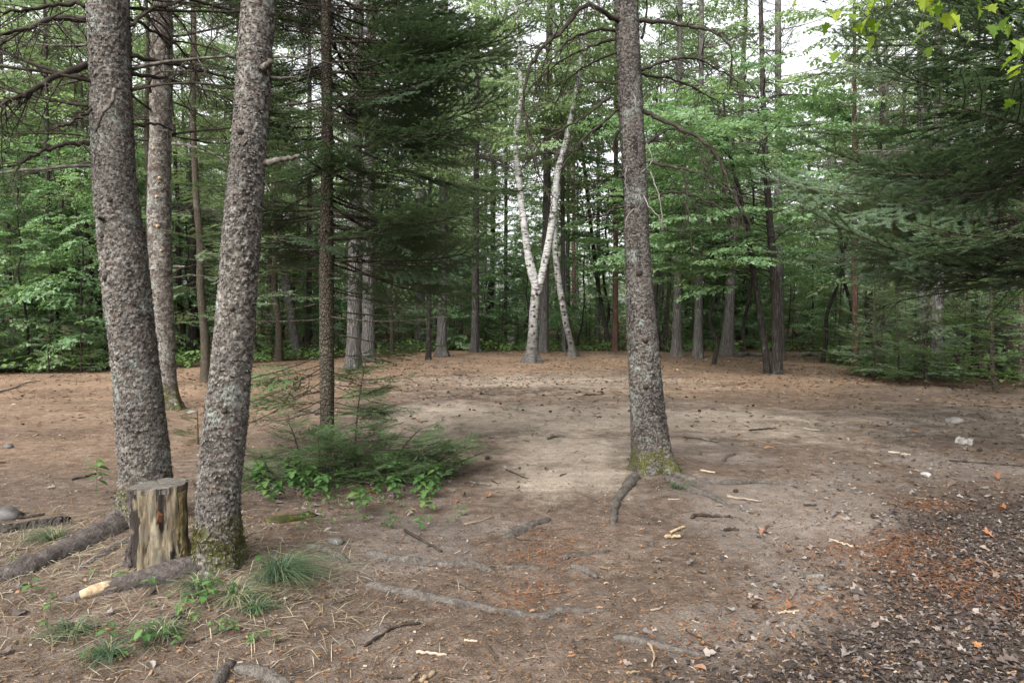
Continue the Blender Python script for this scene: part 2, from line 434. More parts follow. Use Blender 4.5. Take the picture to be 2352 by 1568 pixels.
NT.gain = 0.66
def mk_ground():
    s = NT('forest_floor'); v = s.co()
    n1 = s.noise(v, 1.3, 5, .6); n2 = s.noise(v, 9, 5, .65); n3 = s.noise(v, 55, 4, .7); n4 = s.noise(v, 160, 3, .7)
    fl = s.ramp(s.noise(s.co((1, 2.2, 1)), 75, 3, .7), [(.34, .45), (.5, 1.0), (.66, 1.55)])
    pale, orange, humus, soil, wood = [s.attr(k) for k in ('pale', 'orange', 'humus', 'soil', 'wood')]
    c = s.ramp(n2, [(.3, (.09, .066, .05)), (.5, (.155, .117, .091)), (.7, (.235, .183, .147))])
    so = s.ramp(s.math('ADD', s.math('MULTIPLY', soil, .5), s.math('MULTIPLY', s.noise(v, 2.6, 8, .7), .8)), [(.5, 0), (.74, .85)])
    c = s.mix(so, c, s.ramp(n2, [(.3, (.165, .135, .115)), (.7, (.255, .215, .185))]))
    og = s.ramp(s.math('ADD', s.math('MULTIPLY', orange, .75), s.math('MULTIPLY', n1, .4)), [(.35, 0), (.8, 1)])
    c = s.mix(og, c, s.ramp(n2, [(.3, (.165, .106, .068)), (.52, (.255, .173, .117)), (.72, (.345, .255, .183))]))
    pl = s.ramp(s.math('ADD', s.math('MULTIPLY', pale, .8), s.math('MULTIPLY', s.noise(v, 2.4, 8, .72), .9)), [(.62, 0), (.98, .85)])
    c = s.mix(pl, c, s.ramp(n2, [(.3, (.34, .277, .215)), (.7, (.5, .42, .34))]))
    hu = s.ramp(s.math('ADD', s.math('MULTIPLY', humus, .8), s.math('MULTIPLY', n2, .4)), [(.42, 0), (.8, 1)])
    c = s.mix(hu, c, s.ramp(n3, [(.3, (.045, .034, .028)), (.7, (.115, .09, .075))]))
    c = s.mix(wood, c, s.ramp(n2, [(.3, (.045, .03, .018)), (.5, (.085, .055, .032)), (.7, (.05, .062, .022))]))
    c = s.mix(.72, c, fl, 'MULTIPLY')
    c = s.mix(.6, c, s.ramp(s.noise(v, .6, 8, .7), [(.36, .5), (.5, 1.0), (.64, 1.5)]), 'MULTIPLY')
    h = s.math('ADD', s.math('MULTIPLY', n3, 1.0), s.math('ADD', s.math('MULTIPLY', n4, .5), s.math('MULTIPLY', n2, 1.2)))
    return s.surf(c, .95, s.bump(h, .8, .02), .1)
M['ground'] = mk_ground()
NT.gain = 0.8
# ------------------------------------------------------------------ the ground
def clear_edge(x): return np.interp(x, [-60, -14, -10, -7.5, -5, 0, 5, 9, 13.5, 15, 60], [14, 18.6, 20.5, 24.0, 30, 31.6, 31.2, 29.8, 31.5, 29, 24])
def right_edge(y): return np.interp(y, [4, 10, 14.6, 17.2, 22, 27, 32], [16, 13.5, 11.8, 8.9, 10.6, 12.6, 14.6])
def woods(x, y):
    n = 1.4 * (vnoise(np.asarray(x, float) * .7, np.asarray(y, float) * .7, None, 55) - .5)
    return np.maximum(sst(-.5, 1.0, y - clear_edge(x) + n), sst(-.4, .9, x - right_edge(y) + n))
def humus_at(x, y):
    n = 1.6 * (fbm(np.asarray(x, float) * .8, np.asarray(y, float) * .8, 31) - .5)
    s = x - .95 - .86 * (y - 3.0) + n
    return sst(-.55, .8, s) * (1 - sst(4.8, 6.8, y + n * .6))
def leafy_at(x, y):
    n = 2.0 * (fbm(np.asarray(x, float) * .6, np.asarray(y, float) * .6, 37) - .5)
    s = x - .7 - .62 * (y - 3.0) + n
    near_fir = np.exp(-(((x + 1.9) / 1.5) ** 2 + ((y - 6.7) / 1.3) ** 2))
    return np.maximum(sst(-.9, .7, s) * (1 - sst(10, 14, y)), near_fir)
def pale_at(x, y):
    n = fbm(np.asarray(x, float) * .5, np.asarray(y, float) * 1.1, 41)
    a = np.exp(-((y - 10.6 - .03 * x - 3.0 * (fbm(x * .35, y * .35, 43) - .5)) / 2.3) ** 2) * sst(-3.4, -.8, x) * (1 - .55 * sst(2.2, 5, x)) * (1 - sst(8, 13, x))
    b = .8 * np.exp(-((x - .55 - .03 * (y - 7)) / .85) ** 2) * sst(5.2, 7.0, y) * (1 - sst(9.5, 11, y))
    c = .55 * np.exp(-((y - 16.5) / 3.5) ** 2) * np.exp(-((x - .8) / 5) ** 2)
    return np.clip(np.maximum(np.maximum(a, b), c) * (.45 + 1.1 * n), 0, 1)

def axis(lo, hi, step, far_lo, far_hi, grow=1.16):
    mid = list(np.arange(lo, hi, step)); a, s = [mid[-1]], step
    while a[-1] < far_hi: s *= grow; a.append(a[-1] + s)
    b, s = [mid[0]], step
    while b[-1] > far_lo: s *= grow; b.append(b[-1] - s)
    return np.array(b[:0:-1] + mid + a[1:])
gx = axis(-6.5, 7.5, .070, -420, 420); gy = axis(2.2, 12.5, .070, -60, 700, 1.075)
X, Y = np.meshgrid(gx, gy); X = X.ravel(); Y = Y.ravel()
near = 1 - sst(9, 16, Y)
Z = hz(X, Y) + near * (.016 * (fbm(X * 5, Y * 5, 61) - .5) + .010 * (vnoise(X * 15, Y * 15, None, 62) - .5))
nx, ny = len(gx), len(gy)
i = (np.arange(ny - 1)[:, None] * nx + np.arange(nx - 1)[None, :]).ravel()
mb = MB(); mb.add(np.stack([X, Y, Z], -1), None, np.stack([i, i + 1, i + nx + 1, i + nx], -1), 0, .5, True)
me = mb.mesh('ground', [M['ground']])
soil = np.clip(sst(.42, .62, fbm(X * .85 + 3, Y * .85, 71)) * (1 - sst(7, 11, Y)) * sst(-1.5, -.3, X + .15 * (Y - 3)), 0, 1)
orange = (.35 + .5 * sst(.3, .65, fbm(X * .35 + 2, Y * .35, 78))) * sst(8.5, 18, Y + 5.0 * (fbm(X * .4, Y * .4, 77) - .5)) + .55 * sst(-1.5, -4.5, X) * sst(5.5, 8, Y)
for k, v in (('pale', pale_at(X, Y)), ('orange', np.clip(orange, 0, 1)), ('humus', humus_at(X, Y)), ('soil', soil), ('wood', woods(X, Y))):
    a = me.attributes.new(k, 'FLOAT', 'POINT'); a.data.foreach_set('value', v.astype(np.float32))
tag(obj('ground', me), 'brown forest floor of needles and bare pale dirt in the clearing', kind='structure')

# ------------------------------------------------------------------ building blocks of plants
def needles(mb, lines, ns, nl, nw, up, rng, mat=1):
    """thin triangles along both sides of every polyline"""
    B, A = [], []
    for p in lines:
        p = np.asarray(p); d = np.diff(p, axis=0); L = np.linalg.norm(d, axis=1)
        for q, dd, l in zip(p[:-1], d, L):
            k = max(1, int(l / ns)); t = (np.arange(k) + rng.random(k)) / k
            B.append(q + dd * t[:, None]); A.append(np.repeat((dd / max(l, 1e-9))[None], k, 0))
    B = np.concatenate(B); A = np.concatenate(A)
    B = np.vstack([B, B]); A = np.vstack([A, A]); n = len(B)
    sg = np.repeat([1.0, -1.0], n // 2)
    S = np.cross(A, [0, 0, 1.0]); S /= np.maximum(np.linalg.norm(S, axis=1), 1e-6)[:, None]
    W = np.cross(S, A)
    D = A * rng.uniform(.35, .8, n)[:, None] + S * (sg * rng.uniform(.6, 1, n))[:, None] + W * rng.uniform(-up * .4, up, n)[:, None]
    D /= np.linalg.norm(D, axis=1)[:, None]
    tip = B + D * (nl * rng.uniform(.75, 1.2, n))[:, None]
    h = A * nw / 2
    V = np.stack([B - h, B + h, tip], 1).reshape(-1, 3)
    r = np.clip(.5 + .3 * rng.standard_normal(n) * .6 + .25 * (vnoise(B[:, 0] * 6, B[:, 1] * 6, B[:, 2] * 6, 5) - .5), 0, 1)
    mb.add(V, np.arange(3 * n).reshape(-1, 3), None, mat, r)

def conifer_branch(seed, L=2.0, ns=.0050, nl=.027, nw=.0080, sp=.06, subsp=.052, bare=.2, density=1.0, sag=.22, lift=.24, thick=.014, up=.45, wide=.46):
    rng = np.random.default_rng(seed); mb = MB()
    t = np.linspace(0, 1, 12)
    ph = rng.uniform(0, 6)
    main = np.stack([L * t, L * .05 * np.sin(3.5 * t + ph) * t, L * (-sag * t + lift * t ** 2.6)], -1)
    tube(mb, main, thick * (1 - t * .88) * L / 2 + .0012, 5, 0)
    at = lambda s: np.array([np.interp(s, t, main[:, k]) for k in range(3)])
    lines = [main[int(12 * min(bare + .25, .8)):]]
    s = L * .10; k = 0
    while s < L * .97:
        k += 1
        s += sp * rng.uniform(.6, 1.4)
        p = at(min(s / L, .985)); q = at(min(s / L + .02, 1)); ta = (q - p) / max(np.linalg.norm(q - p), 1e-6)
        side = 1 if k % 2 else -1
        l = (wide * (L - s) * (.35 + .65 * min(1, s / (L * .3))) + .10) * rng.uniform(.65, 1.15)
        dead = rng.random() > density or (s / L < bare and rng.random() < .75)
        a = rng.uniform(.75, 1.05)
        y = np.cross([0, 0, 1.0], ta); y /= np.linalg.norm(y)
        u = np.linspace(0, 1, 5)[:, None]
        tw = p + l * (u * (ta * math.cos(a) + y * side * math.sin(a)) + .22 * u * u * (ta - y * side * .3) + np.array([0, 0, 1]) * (rng.uniform(-.22, .04) * u + rng.uniform(0, .12) * u * u))
        tube(mb, tw, np.linspace(.0042, .0012, 5) * (.7 + .6 * l), 3, 0, cap=False)
        if not dead: lines.append(tw[0 if s / L > bare + .15 else 2:])
        if l > .16:
            v = l * .22; m = 0
            while v < l * .95:
                m += 1
                v += subsp * rng.uniform(.7, 1.3)
                f = min(v / l, .98); pp = tw[0] * 0 + np.array([np.interp(f, u[:, 0], tw[:, c]) for c in range(3)])
                dd = tw[-1] - tw[0]; dd /= np.linalg.norm(dd); yy = np.cross([0, 0, 1.0], dd); yy /= max(np.linalg.norm(yy), 1e-6)
                ll = (.42 * (l - v) + .035) * rng.uniform(.6, 1.2); sd = 1 if m % 2 else -1
                e = pp + ll * (dd * .72 + yy * sd * .66 + np.array([0, 0, rng.uniform(-.22, .08)]))
                tube(mb, np.array([pp, e]), [.0022, .001], 3, 0, cap=False)
                if not dead and rng.random() < .55 + .45 * density: lines.append(np.array([pp, e]))
    needles(mb, lines, ns, nl, nw, up, rng)
    return mb

MAPLE = np.array([(0, 0), (-.06, .24), (.14, .27), (.16, .5), (.36, .36), (.47, .22), (.66, .30), (.72, .12), (1, 0), (.72, -.12), (.66, -.30), (.47, -.22), (.36, -.36), (.16, -.5), (.14, -.27), (-.06, -.24)])
MAPLE_LO = np.array([(0, 0), (-.03, .27), (.3, .47), (.45, .2), (.72, .26), (1, 0), (.72, -.26), (.45, -.2), (.3, -.47), (-.03, -.27)])
KITE = np.array([(0, 0), (.42, .3), (1, 0), (.42, -.3)])
OVAL = np.array([(0, 0), (.2, .2), (.5, .27), (.8, .17), (1, 0), (.8, -.17), (.5, -.27), (.2, -.2)])
def leaves(mb, shape, pos, xd, nrm, size, mat, rnd, cup=.12):
    n = len(pos); m = len(shape)
    xd = xd / np.linalg.norm(xd, axis=1)[:, None]
    yd = np.cross(nrm, xd); yd /= np.maximum(np.linalg.norm(yd, axis=1), 1e-6)[:, None]
    zd = np.cross(xd, yd)
    sz = np.asarray(size).reshape(-1, 1, 1)
    z = cup * np.abs(shape[:, 1]) * 1.2 - .22 * shape[:, 0] ** 2
    V = pos[:, None] + sz * (xd[:, None] * shape[None, :, :1] + yd[:, None] * shape[None, :, 1:2] + zd[:, None] * z[None, :, None])
    if m == 4:
        o = np.arange(n)[:, None] * 4
        T = np.concatenate([o + [0, 2, 1], o + [0, 3, 2]]); R = np.tile(rnd, 2)
        mb.add(V.reshape(-1, 3), T, None, mat, R)
    else:
        c = pos[:, None] + sz * (xd[:, None] * .33)
        V = np.concatenate([V, c], 1)
        k = np.arange(m); tri = np.stack([np.full(m, m), (k + 1) % m, k], -1)
        T = (np.arange(n)[:, None, None] * (m + 1) + tri[None]).reshape(-1, 3)
        mb.add(V.reshape(-1, 3), T, None, mat, np.repeat(rnd, m))

def leafy_branch(seed, L=2.0, shape=KITE, size=.09, gap=.11, sp=.16, thick=.011, flat=.55, droop=.12, pair=2, base=.2, wide=.5):
    rng = np.random.default_rng(seed); mb = MB()
    t = np.linspace(0, 1, 8)
    main = np.stack([L * t, L * .06 * np.sin(4 * t + rng.uniform(0, 6)), L * (.16 * t - (droop + .14) * t * t)], -1)
    tube(mb, main, thick * (1 - .85 * t) * L / 2 + .0015, 4, 0, cap=False)
    lines = [main[2:]]; s = L * base; k = 0
    while s < L:
        k += 1
        p = np.array([np.interp(s / L, t, main[:, c]) for c in range(3)])
        a = rng.uniform(.5, 1.0) * (1 if k % 2 else -1); l = (wide * (L - s) + .18) * rng.uniform(.6, 1.2)
        u = np.linspace(0, 1, 4)[:, None]
        tw = p + l * (u * np.array([math.cos(a), math.sin(a), rng.uniform(-.05, .25)]) + u * u * np.array([.08, 0, -droop - .12]))
        tube(mb, tw, np.linspace(.004, .0015, 4), 3, 0, cap=False); lines.append(tw)
        s += sp * rng.uniform(.6, 1.4)
    pos, xd = [], []
    for p in lines:
        d = np.diff(p, axis=0); ln = np.linalg.norm(d, axis=1); tot = ln.sum()
        cum = np.concatenate([[0], np.cumsum(ln)])
        for v in np.arange(gap * .6, tot + gap * .5, gap):
            v = min(v, tot)
            q = np.array([np.interp(v, cum, p[:, c]) for c in range(3)]); ax = p[-1] - p[0]; ax /= np.linalg.norm(ax)
            for sd in ([1, -1] if pair == 2 else [rng.choice([1, -1])]):
                y = np.cross([0, 0, 1], ax)
                dd = ax * rng.uniform(.2, 1) + y * sd * rng.uniform(.4, 1) + np.array([0, 0, rng.uniform(-.45, .1)])
                pos.append(q + dd * size * .4); xd.append(dd)
    pos, xd = np.array(pos), np.array(xd); n = len(pos)
    nr = np.stack([rng.normal(0, flat, n), rng.normal(0, flat, n), np.ones(n)], -1)
    leaves(mb, shape, pos, xd, nr, size * rng.uniform(.6, 1.2, n), 1, np.clip(rng.normal(.45, .2, n), 0, 1))
    return mb

def add_twigs(mb, main, rng, n, l0, r, mat=0, depth=2, hang=.25, lo=.15):
    """bare side twigs along a path"""
    for _ in range(n):
        f = rng.uniform(lo, .98) * (len(main) - 1); k = min(int(f), len(main) - 2); p = main[k] + (main[k + 1] - main[k]) * (f - k)
        ta = main[k + 1] - main[k]; ta = ta / max(np.linalg.norm(ta), 1e-9)
        d = ta * rng.uniform(.3, .9) + rng.normal(0, .55, 3) + np.array([0, 0, -hang])
        d /= np.linalg.norm(d); l = l0 * rng.uniform(.35, 1.1) * (1.1 - .6 * f / len(main))
        u = np.linspace(0, 1, 5)[:, None]
        tw = p + l * (u * d + u * u * (np.array([0, 0, -hang * rng.uniform(.2, 1.3)]) + rng.normal(0, .12, 3))) + rng.normal(0, .012 * l, (5, 3)) * (u > 0)
        tube(mb, tw, np.linspace(r, max(r * .35, .0011), 5), 3, mat, cap=False)
        if depth > 1: add_twigs(mb, tw, rng, int(rng.integers(1, 5)), l * .5, max(r * .55, .0013), mat, depth - 1, hang, .25)

def dead_branch(seed, L=1.6, r=.012, n=16, sag=.2, curl=.15, tw=.42):
    rng = np.random.default_rng(seed); mb = MB(); t = np.linspace(0, 1, 12)
    w = np.cumsum(rng.normal(0, .012, (12, 3)), 0) * L
    main = np.stack([L * t, L * .08 * np.sin(3 * t + rng.uniform(0, 6)), L * (.12 * t - (sag + .12) * t ** 2 + curl * t ** 4)], -1) + w * t[:, None]
    tube(mb, main, r * (1 - .82 * t) + .0015, 5, 0)
    add_twigs(mb, main, rng, n, L * tw, r * .33, 0, 3)
    return mb

# ------------------------------------------------------------------ trunks
def px_path(rows, d, d_top=None, top=None):
    """rows (y, x left, x right) measured bottom to top on the photograph, at distance d -> centre line and radii"""
    pts, rad = [], []
    for y, a, b in rows:
        pts.append(P((a + b) / 2, y, d)); rad.append((b - a) / 2 / FPX * d * math.cos(math.atan(((a + b) / 2 - CX) / FPX)))
    pts, rad = np.array(pts), np.array(rad)
    if top is not None and pts[-1][2] < top:
        k = max(0, len(pts) - 3)
        sl = (pts[-1] - pts[k]) / max(pts[-1][2] - pts[k][2], .1)
        n = max(2, int((top - pts[-1][2]) / 1.2))
        last, rl = pts[-1].copy(), rad[-1]
        for f in np.linspace(0, 1, n + 1)[1:]:
            z = (top - last[2]) * f
            pts = np.vstack([pts, last + np.array([sl[0] * z * (1 - .4 * f), sl[1] * z * (1 - .4 * f), z])])
            rad = np.append(rad, max(rl * (1 - .8 * f), .02))
    if d_top is not None:
        f = (pts[:, 2] - pts[0, 2]) / 5.0
        pts[:, 1] += (d_top - d) * f
    return pts, rad

def trunk_mb(path, rad, base, seg, step, seed, flare=.3, fh=.16, nb=5, cell=None, lump=.03, sink=.15, relief=.0045, fine=None):
    """a tapering, lumpy trunk; with cell given its bark is broken into scales of that size"""
    path = np.asarray(path) - base
    z0 = path[0, 2]
    path = np.vstack([path[0] + [0, 0, -sink], path]); rad = np.concatenate([[rad[0]], rad])
    L = np.linalg.norm(np.diff(path, axis=0), axis=1).sum(); n = max(4, int(L / step))
    pr = smooth_path(np.column_stack([path, rad]), n)
    if fine is not None:
        hi = pr[:, 2] > fine; keep = ~hi; keep[np.where(hi)[0][::8]] = True; keep[-1] = True; pr = pr[keep]; n = len(pr)
    pts, R = pr[:, :3], np.maximum(pr[:, 3], .008)
    th = np.arange(seg) * 2 * math.pi / seg
    s = np.concatenate([[0], np.cumsum(np.linalg.norm(np.diff(pts, axis=0), axis=1))])
    TH, S = np.meshgrid(th, s); RR = np.repeat(R[:, None], seg, 1)
    ph = seed * 1.7
    fl = flare * np.exp(-np.maximum(S - sink, 0) / fh) * (1 + .55 * np.cos(nb * TH + ph) + .3 * np.cos((nb + 2) * TH + 2.1 * ph))
    cxs, sns = np.cos(TH), np.sin(TH)
    lum = vnoise(cxs.ravel() * 1.4 + ph, sns.ravel() * 1.4, S.ravel() * 3.0, seed).reshape(TH.shape) - .5
    lum2 = vnoise(cxs.ravel() * 4 + ph, sns.ravel() * 4, S.ravel() * 9.0, seed + 3).reshape(TH.shape) - .5
    D = RR * (1 + fl + lump * 2 * lum + lump * .9 * lum2)
    rnd = np.full(TH.shape, .5)
    if cell:
        nc = max(6, int(round(2 * math.pi * np.median(R) / cell))); u = TH / (2 * math.pi) * nc; v = S / (cell * .95)
        u = u + .35 * lum2 * 2; v = v + .6 * lum * 2
        iu, iv = np.floor(u), np.floor(v); best = np.full(TH.shape, 9.0); sec = best.copy(); br = best * 0
        for du in (-1, 0, 1):
            for dv in (-1, 0, 1):
                cu, cv = iu + du, iv + dv; cw = np.mod(cu, nc)
                jx = _hash(cw.astype(int), cv.astype(int), (cv * 0).astype(int), seed); jy = _hash(cw.astype(int), cv.astype(int), (cv * 0 + 1).astype(int), seed)
                q = _hash(cw.astype(int), cv.astype(int), (cv * 0 + 2).astype(int), seed)
                dd = np.hypot(u - cu - jx, v - cv - jy)
                m = dd < best
                sec = np.where(m, best, np.minimum(sec, dd)); br = np.where(m, q, br); best = np.where(m, dd, best)
        edge = np.clip((sec - best) / .35, 0, 1)
        big = vnoise(cxs.ravel() * 1.1 + ph, sns.ravel() * 1.1, S.ravel() * 1.6, seed + 9).reshape(TH.shape); rl = relief * (.25 + 1.5 * sst(.25, .75, big))
        D = D * .955 + rl * (br - .45) * 1.6 + rl * .9 * (edge - .6)
        rnd = br
    tan = np.gradient(pts, axis=0); tan /= np.linalg.norm(tan, axis=1)[:, None]
    a = np.cross(tan, [0, 1.0, 0]); a /= np.linalg.norm(a, axis=1)[:, None]; b = np.cross(tan, a)
    V = pts[:, None] + D[:, :, None] * (a[:, None] * cxs[:, :, None] + b[:, None] * sns[:, :, None])
    i = np.arange(n - 1)[:, None] * seg; j = np.arange(seg)[None]; j2 = (j + 1) % seg
    Q = np.stack([i + j, i + j2, i + seg + j2, i + seg + j], -1).reshape(-1, 4)
    mb = MB(); Vf = np.vstack([V.reshape(-1, 3), pts[-1]])
    jj = np.arange(seg); T = np.stack([(n - 1) * seg + jj, (n - 1) * seg + (jj + 1) % seg, np.full(seg, n * seg)], -1)
    mb.add(Vf, None, Q, 0, rnd[:-1].ravel(), True); mb.t.append(T); mb.tm.append(np.zeros(seg)); mb.tr.append(np.full(seg, .5)); mb.ts.append(np.full(seg, True))
    mb.grid = (V, pts, R, a, b)
    return mb

def flakes_mb(tm, n, size, zmax, seed):
    """curled bark plates standing proud of a trunk"""
    V, pts, R, a, b = tm.grid; rng = np.random.default_rng(seed)
    top = np.searchsorted(pts[:, 2], zmax); nr, seg = V.shape[:2]; top = min(top, nr - 2)
    r = rng.uniform(1, top, n); k = rng.integers(0, seg, n); r0 = r.astype(int)
    p = V[r0, k]; c = pts[r0]; nrm = p - c; nrm /= np.linalg.norm(nrm, axis=1)[:, None]
    upv = np.repeat([[0, 0, 1.0]], n, 0); side = np.cross(upv, nrm); side /= np.linalg.norm(side, axis=1)[:, None]
    ang = rng.normal(0, .45, n)[:, None]
    u2 = upv * np.cos(ang) + side * np.sin(ang); s2 = side * np.cos(ang) - upv * np.sin(ang)
    w = (size * rng.uniform(.4, 1.1, n))[:, None]; h = (size * rng.uniform(.5, 1.2, n))[:, None]
    lift = (size * rng.uniform(.1, .65, n))[:, None]; low = rng.random(n)[:, None] < .75
    base = p + nrm * .001
    va = base + u2 * h * .5 - s2 * w * .45; vb = base + u2 * h * .5 + s2 * w * .45
    vm = base + nrm * lift * .35 + s2 * w * .58; vn = base + nrm * lift * .35 - s2 * w * .58
    vc = base - u2 * h * .5 + nrm * lift + s2 * w * .3; vd = base - u2 * h * .55 + nrm * lift - s2 * w * .35
    Vx = np.stack([va, vb, vm, vc, vd, vn], 1).reshape(-1, 3)
    o = np.arange(n)[:, None] * 6
    mb = MB(); rr = rng.random(n)
    mb.add(Vx, None, np.concatenate([o + [0, 1, 2, 5], o + [5, 2, 3, 4]]), 0, np.tile(rr, 2))
    return mb

def moss_mb(tm, n, zmax, seed, ln=.019):
    V, pts, R, a, b = tm.grid; rng = np.random.default_rng(seed); nr, seg = V.shape[:2]
    top = max(3, min(np.searchsorted(pts[:, 2], zmax), nr - 2))
    r = (rng.beta(1.1, 2.2, n) * top).astype(int); k = rng.integers(0, seg, n)
    p = V[r, k]; keep = vnoise(p[:, 0] * 9, p[:, 1] * 9, p[:, 2] * 7, seed) > .5; p = p[keep]; r = r[keep]; m = len(p)
    nrm = p - pts[r]; nrm[:, 2] = .2; nrm /= np.linalg.norm(nrm, axis=1)[:, None]
    d = nrm + rng.normal(0, .5, (m, 3)); sd = rng.normal(0, 1, (m, 3)); sd /= np.linalg.norm(sd, axis=1)[:, None]
    Vx = np.stack([p - sd * .004, p + sd * .004, p + d * (ln * rng.uniform(.4, 1.3, m))[:, None]], 1).reshape(-1, 3)
    mb = MB(); mb.add(Vx, np.arange(3 * m).reshape(-1, 3), None, 0, np.clip(rng.normal(.5, .25, m), 0, 1)); return mb

def along(tm, z):
    """centre of a trunk at local height z and its radius there"""
    V, pts, R, a, b = tm.grid
    k = min(np.searchsorted(pts[:, 2], z), len(pts) - 1); return pts[k], R[k]

def root_mb(pts, r0, r1, seed, sink=.35, seg=8, n=None):
    pts = np.asarray(pts, float); L = np.linalg.norm(np.diff(pts, axis=0), axis=1).sum(); n = n or max(8, int(L / .05))
    p = smooth_path(pts, n); rng = np.random.default_rng(seed); t = np.linspace(0, 1, n)
    r = (r0 + (r1 - r0) * t) * (1 + .3 * (vnoise(t * L * 6, t * 0, None, seed) - .5)); r[0] *= .6; r[-1] *= .45
    p[:, 2] -= r * sink + .05 * L * np.maximum(0, t - .85) * 2; p[:, :2] += np.cumsum(rng.normal(0, .006, (n, 2)), 0) * .6
    mb = MB(); tube(mb, p, r, seg + 4, 0, .5, True, .26, seed); mb.path = p; mb.rad = r; return mb

# templates
FIR = [conifer_branch(100 + k, 2.0, sag=.16 + .05 * (k % 3)).mesh('fir_branch', [M['firbark'], M['needle']]) for k in range(5)]
FIR_THIN = [conifer_branch(120 + k, 1.6, density=.45, bare=.3, sp=.11, subsp=.08, sag=.1, lift=.12, thick=.011).mesh('sparse_fir_branch', [M['firbark'], M['needle']]) for k in range(3)]
FIR_YOUNG = [conifer_branch(140 + k, .8, sp=.05, subsp=.05, bare=.08, nl=.02, ns=.007, sag=.05, lift=.1, thick=.012, wide=.55).mesh('young_fir_branch', [M['firbark'], M['needle_fresh']]) for k in range(3)]
DEAD = [dead_branch(160 + k, 1.6, n=15 + 3 * (k % 3), sag=.1 + .09 * (k % 4), curl=.1 * (k % 3)).mesh('dead_branch', [M['darktwig']]) for k in range(6)]
DEADG = [dead_branch(180 + k, 1.4, n=12, sag=.1 + .1 * (k % 3), curl=.05).mesh('grey_dead_branch', [M['deadwood']]) for k in range(3)]
LEAFY = [leafy_branch(200 + k, 2.2, MAPLE_LO, .115, .12, .16).mesh('maple_branch', [M['darkbark'], M['maple']]) for k in range(4)]
# ------------------------------------------------------------------ the trees standing near
def put_branches(tree, tm, meshes, name, specs):
    """specs: (height, azimuth, elevation, scale, roll)"""
    for k, (z, az, el, sc, ro) in enumerate(specs):
        c, r = along(tm, z)
        p = c + np.array([math.cos(az), math.sin(az), 0]) * r * .7
        obj(name, meshes[k % len(meshes)], tree, M=trs(p, az, el, ro, sc))

def px_branch(tree, base, pts, r0, r1, seed, n=8, tw=.3, mat='darktwig', name='branch', hang=.25, depth=2):
    """a bare branch following the given (x, y, distance) points of the photograph, with side twigs"""
    p = smooth_path([P(*q) for q in pts], 6 + 4 * len(pts)) - base
    rng = np.random.default_rng(seed); mb = MB()
    p[1:] += rng.normal(0, .006 * min(1, np.linalg.norm(p[-1] - p[0]) / .5), (len(p) - 1, 3))
    tube(mb, p, np.linspace(r0 * 1.35, r1 * 1.4, len(p)), 6, 0, .5, True, .12, seed)
    if n: add_twigs(mb, p, rng, n, tw, r0 * .3 + .0012, 0, depth, hang)
    return obj(name, mb.mesh(name, [M[mat]]), tree)

def crown_top(tree, tm, z0, z1, n, sc, seed, meshes=None):
    """living branches high on a conifer"""
    rng = np.random.default_rng(seed); sp = []
    for k in range(n):
        z = z0 + (z1 - z0) * (k + .5) / n
        sp.append((z, rng.uniform(0, 2 * math.pi), rng.uniform(-.25, .15), sc * (1.15 - .8 * k / n) * rng.uniform(.8, 1.2), rng.uniform(-.2, .2)))
    put_branches(tree, tm, meshes or FIR, 'branch', sp)

def near_spruce(name, label, rows, d, top, seed, mat, seg=96, step=.013, flare=.25, fh=.14, nb=5, flakes=5000, zfl=6.0, moss=0, moss_z=.35, cell=.017, sink=.2):
    path, rad = px_path(rows, d, None, top)
    base = path[0].copy(); base[2] = H(base[0], base[1])
    t = empty(name, base, label, 'tree')
    tm = trunk_mb(path, rad, base, seg, step, seed, flare, fh, nb, cell, sink=sink, fine=zfl + .3)
    obj('trunk', tm.mesh('trunk', [M[mat]]), t)
    if flakes:
        tag(obj('bark_flakes', flakes_mb(tm, flakes, .012, zfl, seed + 1).mesh('bark_flakes', [M['flake']]), t), kind='stuff')
    if moss:
        tag(obj('moss', moss_mb(tm, moss, moss_z, seed + 2).mesh('moss', [M['moss']]), t), kind='stuff')
    return t, tm, base

# A: thick spruce behind the stump
treeA, tmA, bA = near_spruce('spruce_tree', 'thickest spruce trunk, grey scaly bark, rising right behind the cut stump',
    [(1238, 262, 402), (1170, 264, 404), (1090, 270, 400), (1000, 265, 390), (900, 257, 378), (800, 248, 365), (700, 236, 354), (600, 225, 343), (500, 216, 328), (400, 210, 315), (200, 203, 306), (0, 196, 300)],
    4.98, 11.0, 11, 'spruce', 96, .014, .30, .16, 4, 11000, 5.0, 2500, .3)
# B: spruce with a mossy foot in front of it
treeB, tmB, bB = near_spruce('spruce_tree', 'slanting spruce with a mossy foot, just beside the cut stump',
    [(1335, 443, 560), (1300, 445, 558), (1150, 450, 555), (1000, 462, 570), (850, 480, 580), (700, 495, 590), (500, 512, 605), (370, 527, 612), (200, 540, 622), (0, 553, 632)],
    4.12, 10.0, 23, 'spruce', 92, .013, .32, .17, 5, 10000, 4.2, 17000, .36)
# C: reddish spruce farther back
treeC, tmC, bC = near_spruce('spruce_tree', 'reddish grey spruce farther back, seen in the gap behind the stump',
    [(942, 384, 420), (910, 376, 412), (850, 368, 406), (700, 348, 400), (500, 336, 395), (300, 342, 396), (150, 345, 398), (0, 348, 398)],
    11.7, 14.0, 37, 'spruce_red', 64, .03, .35, .16, 5, 4500, 7.0, 1500, .4, .045)
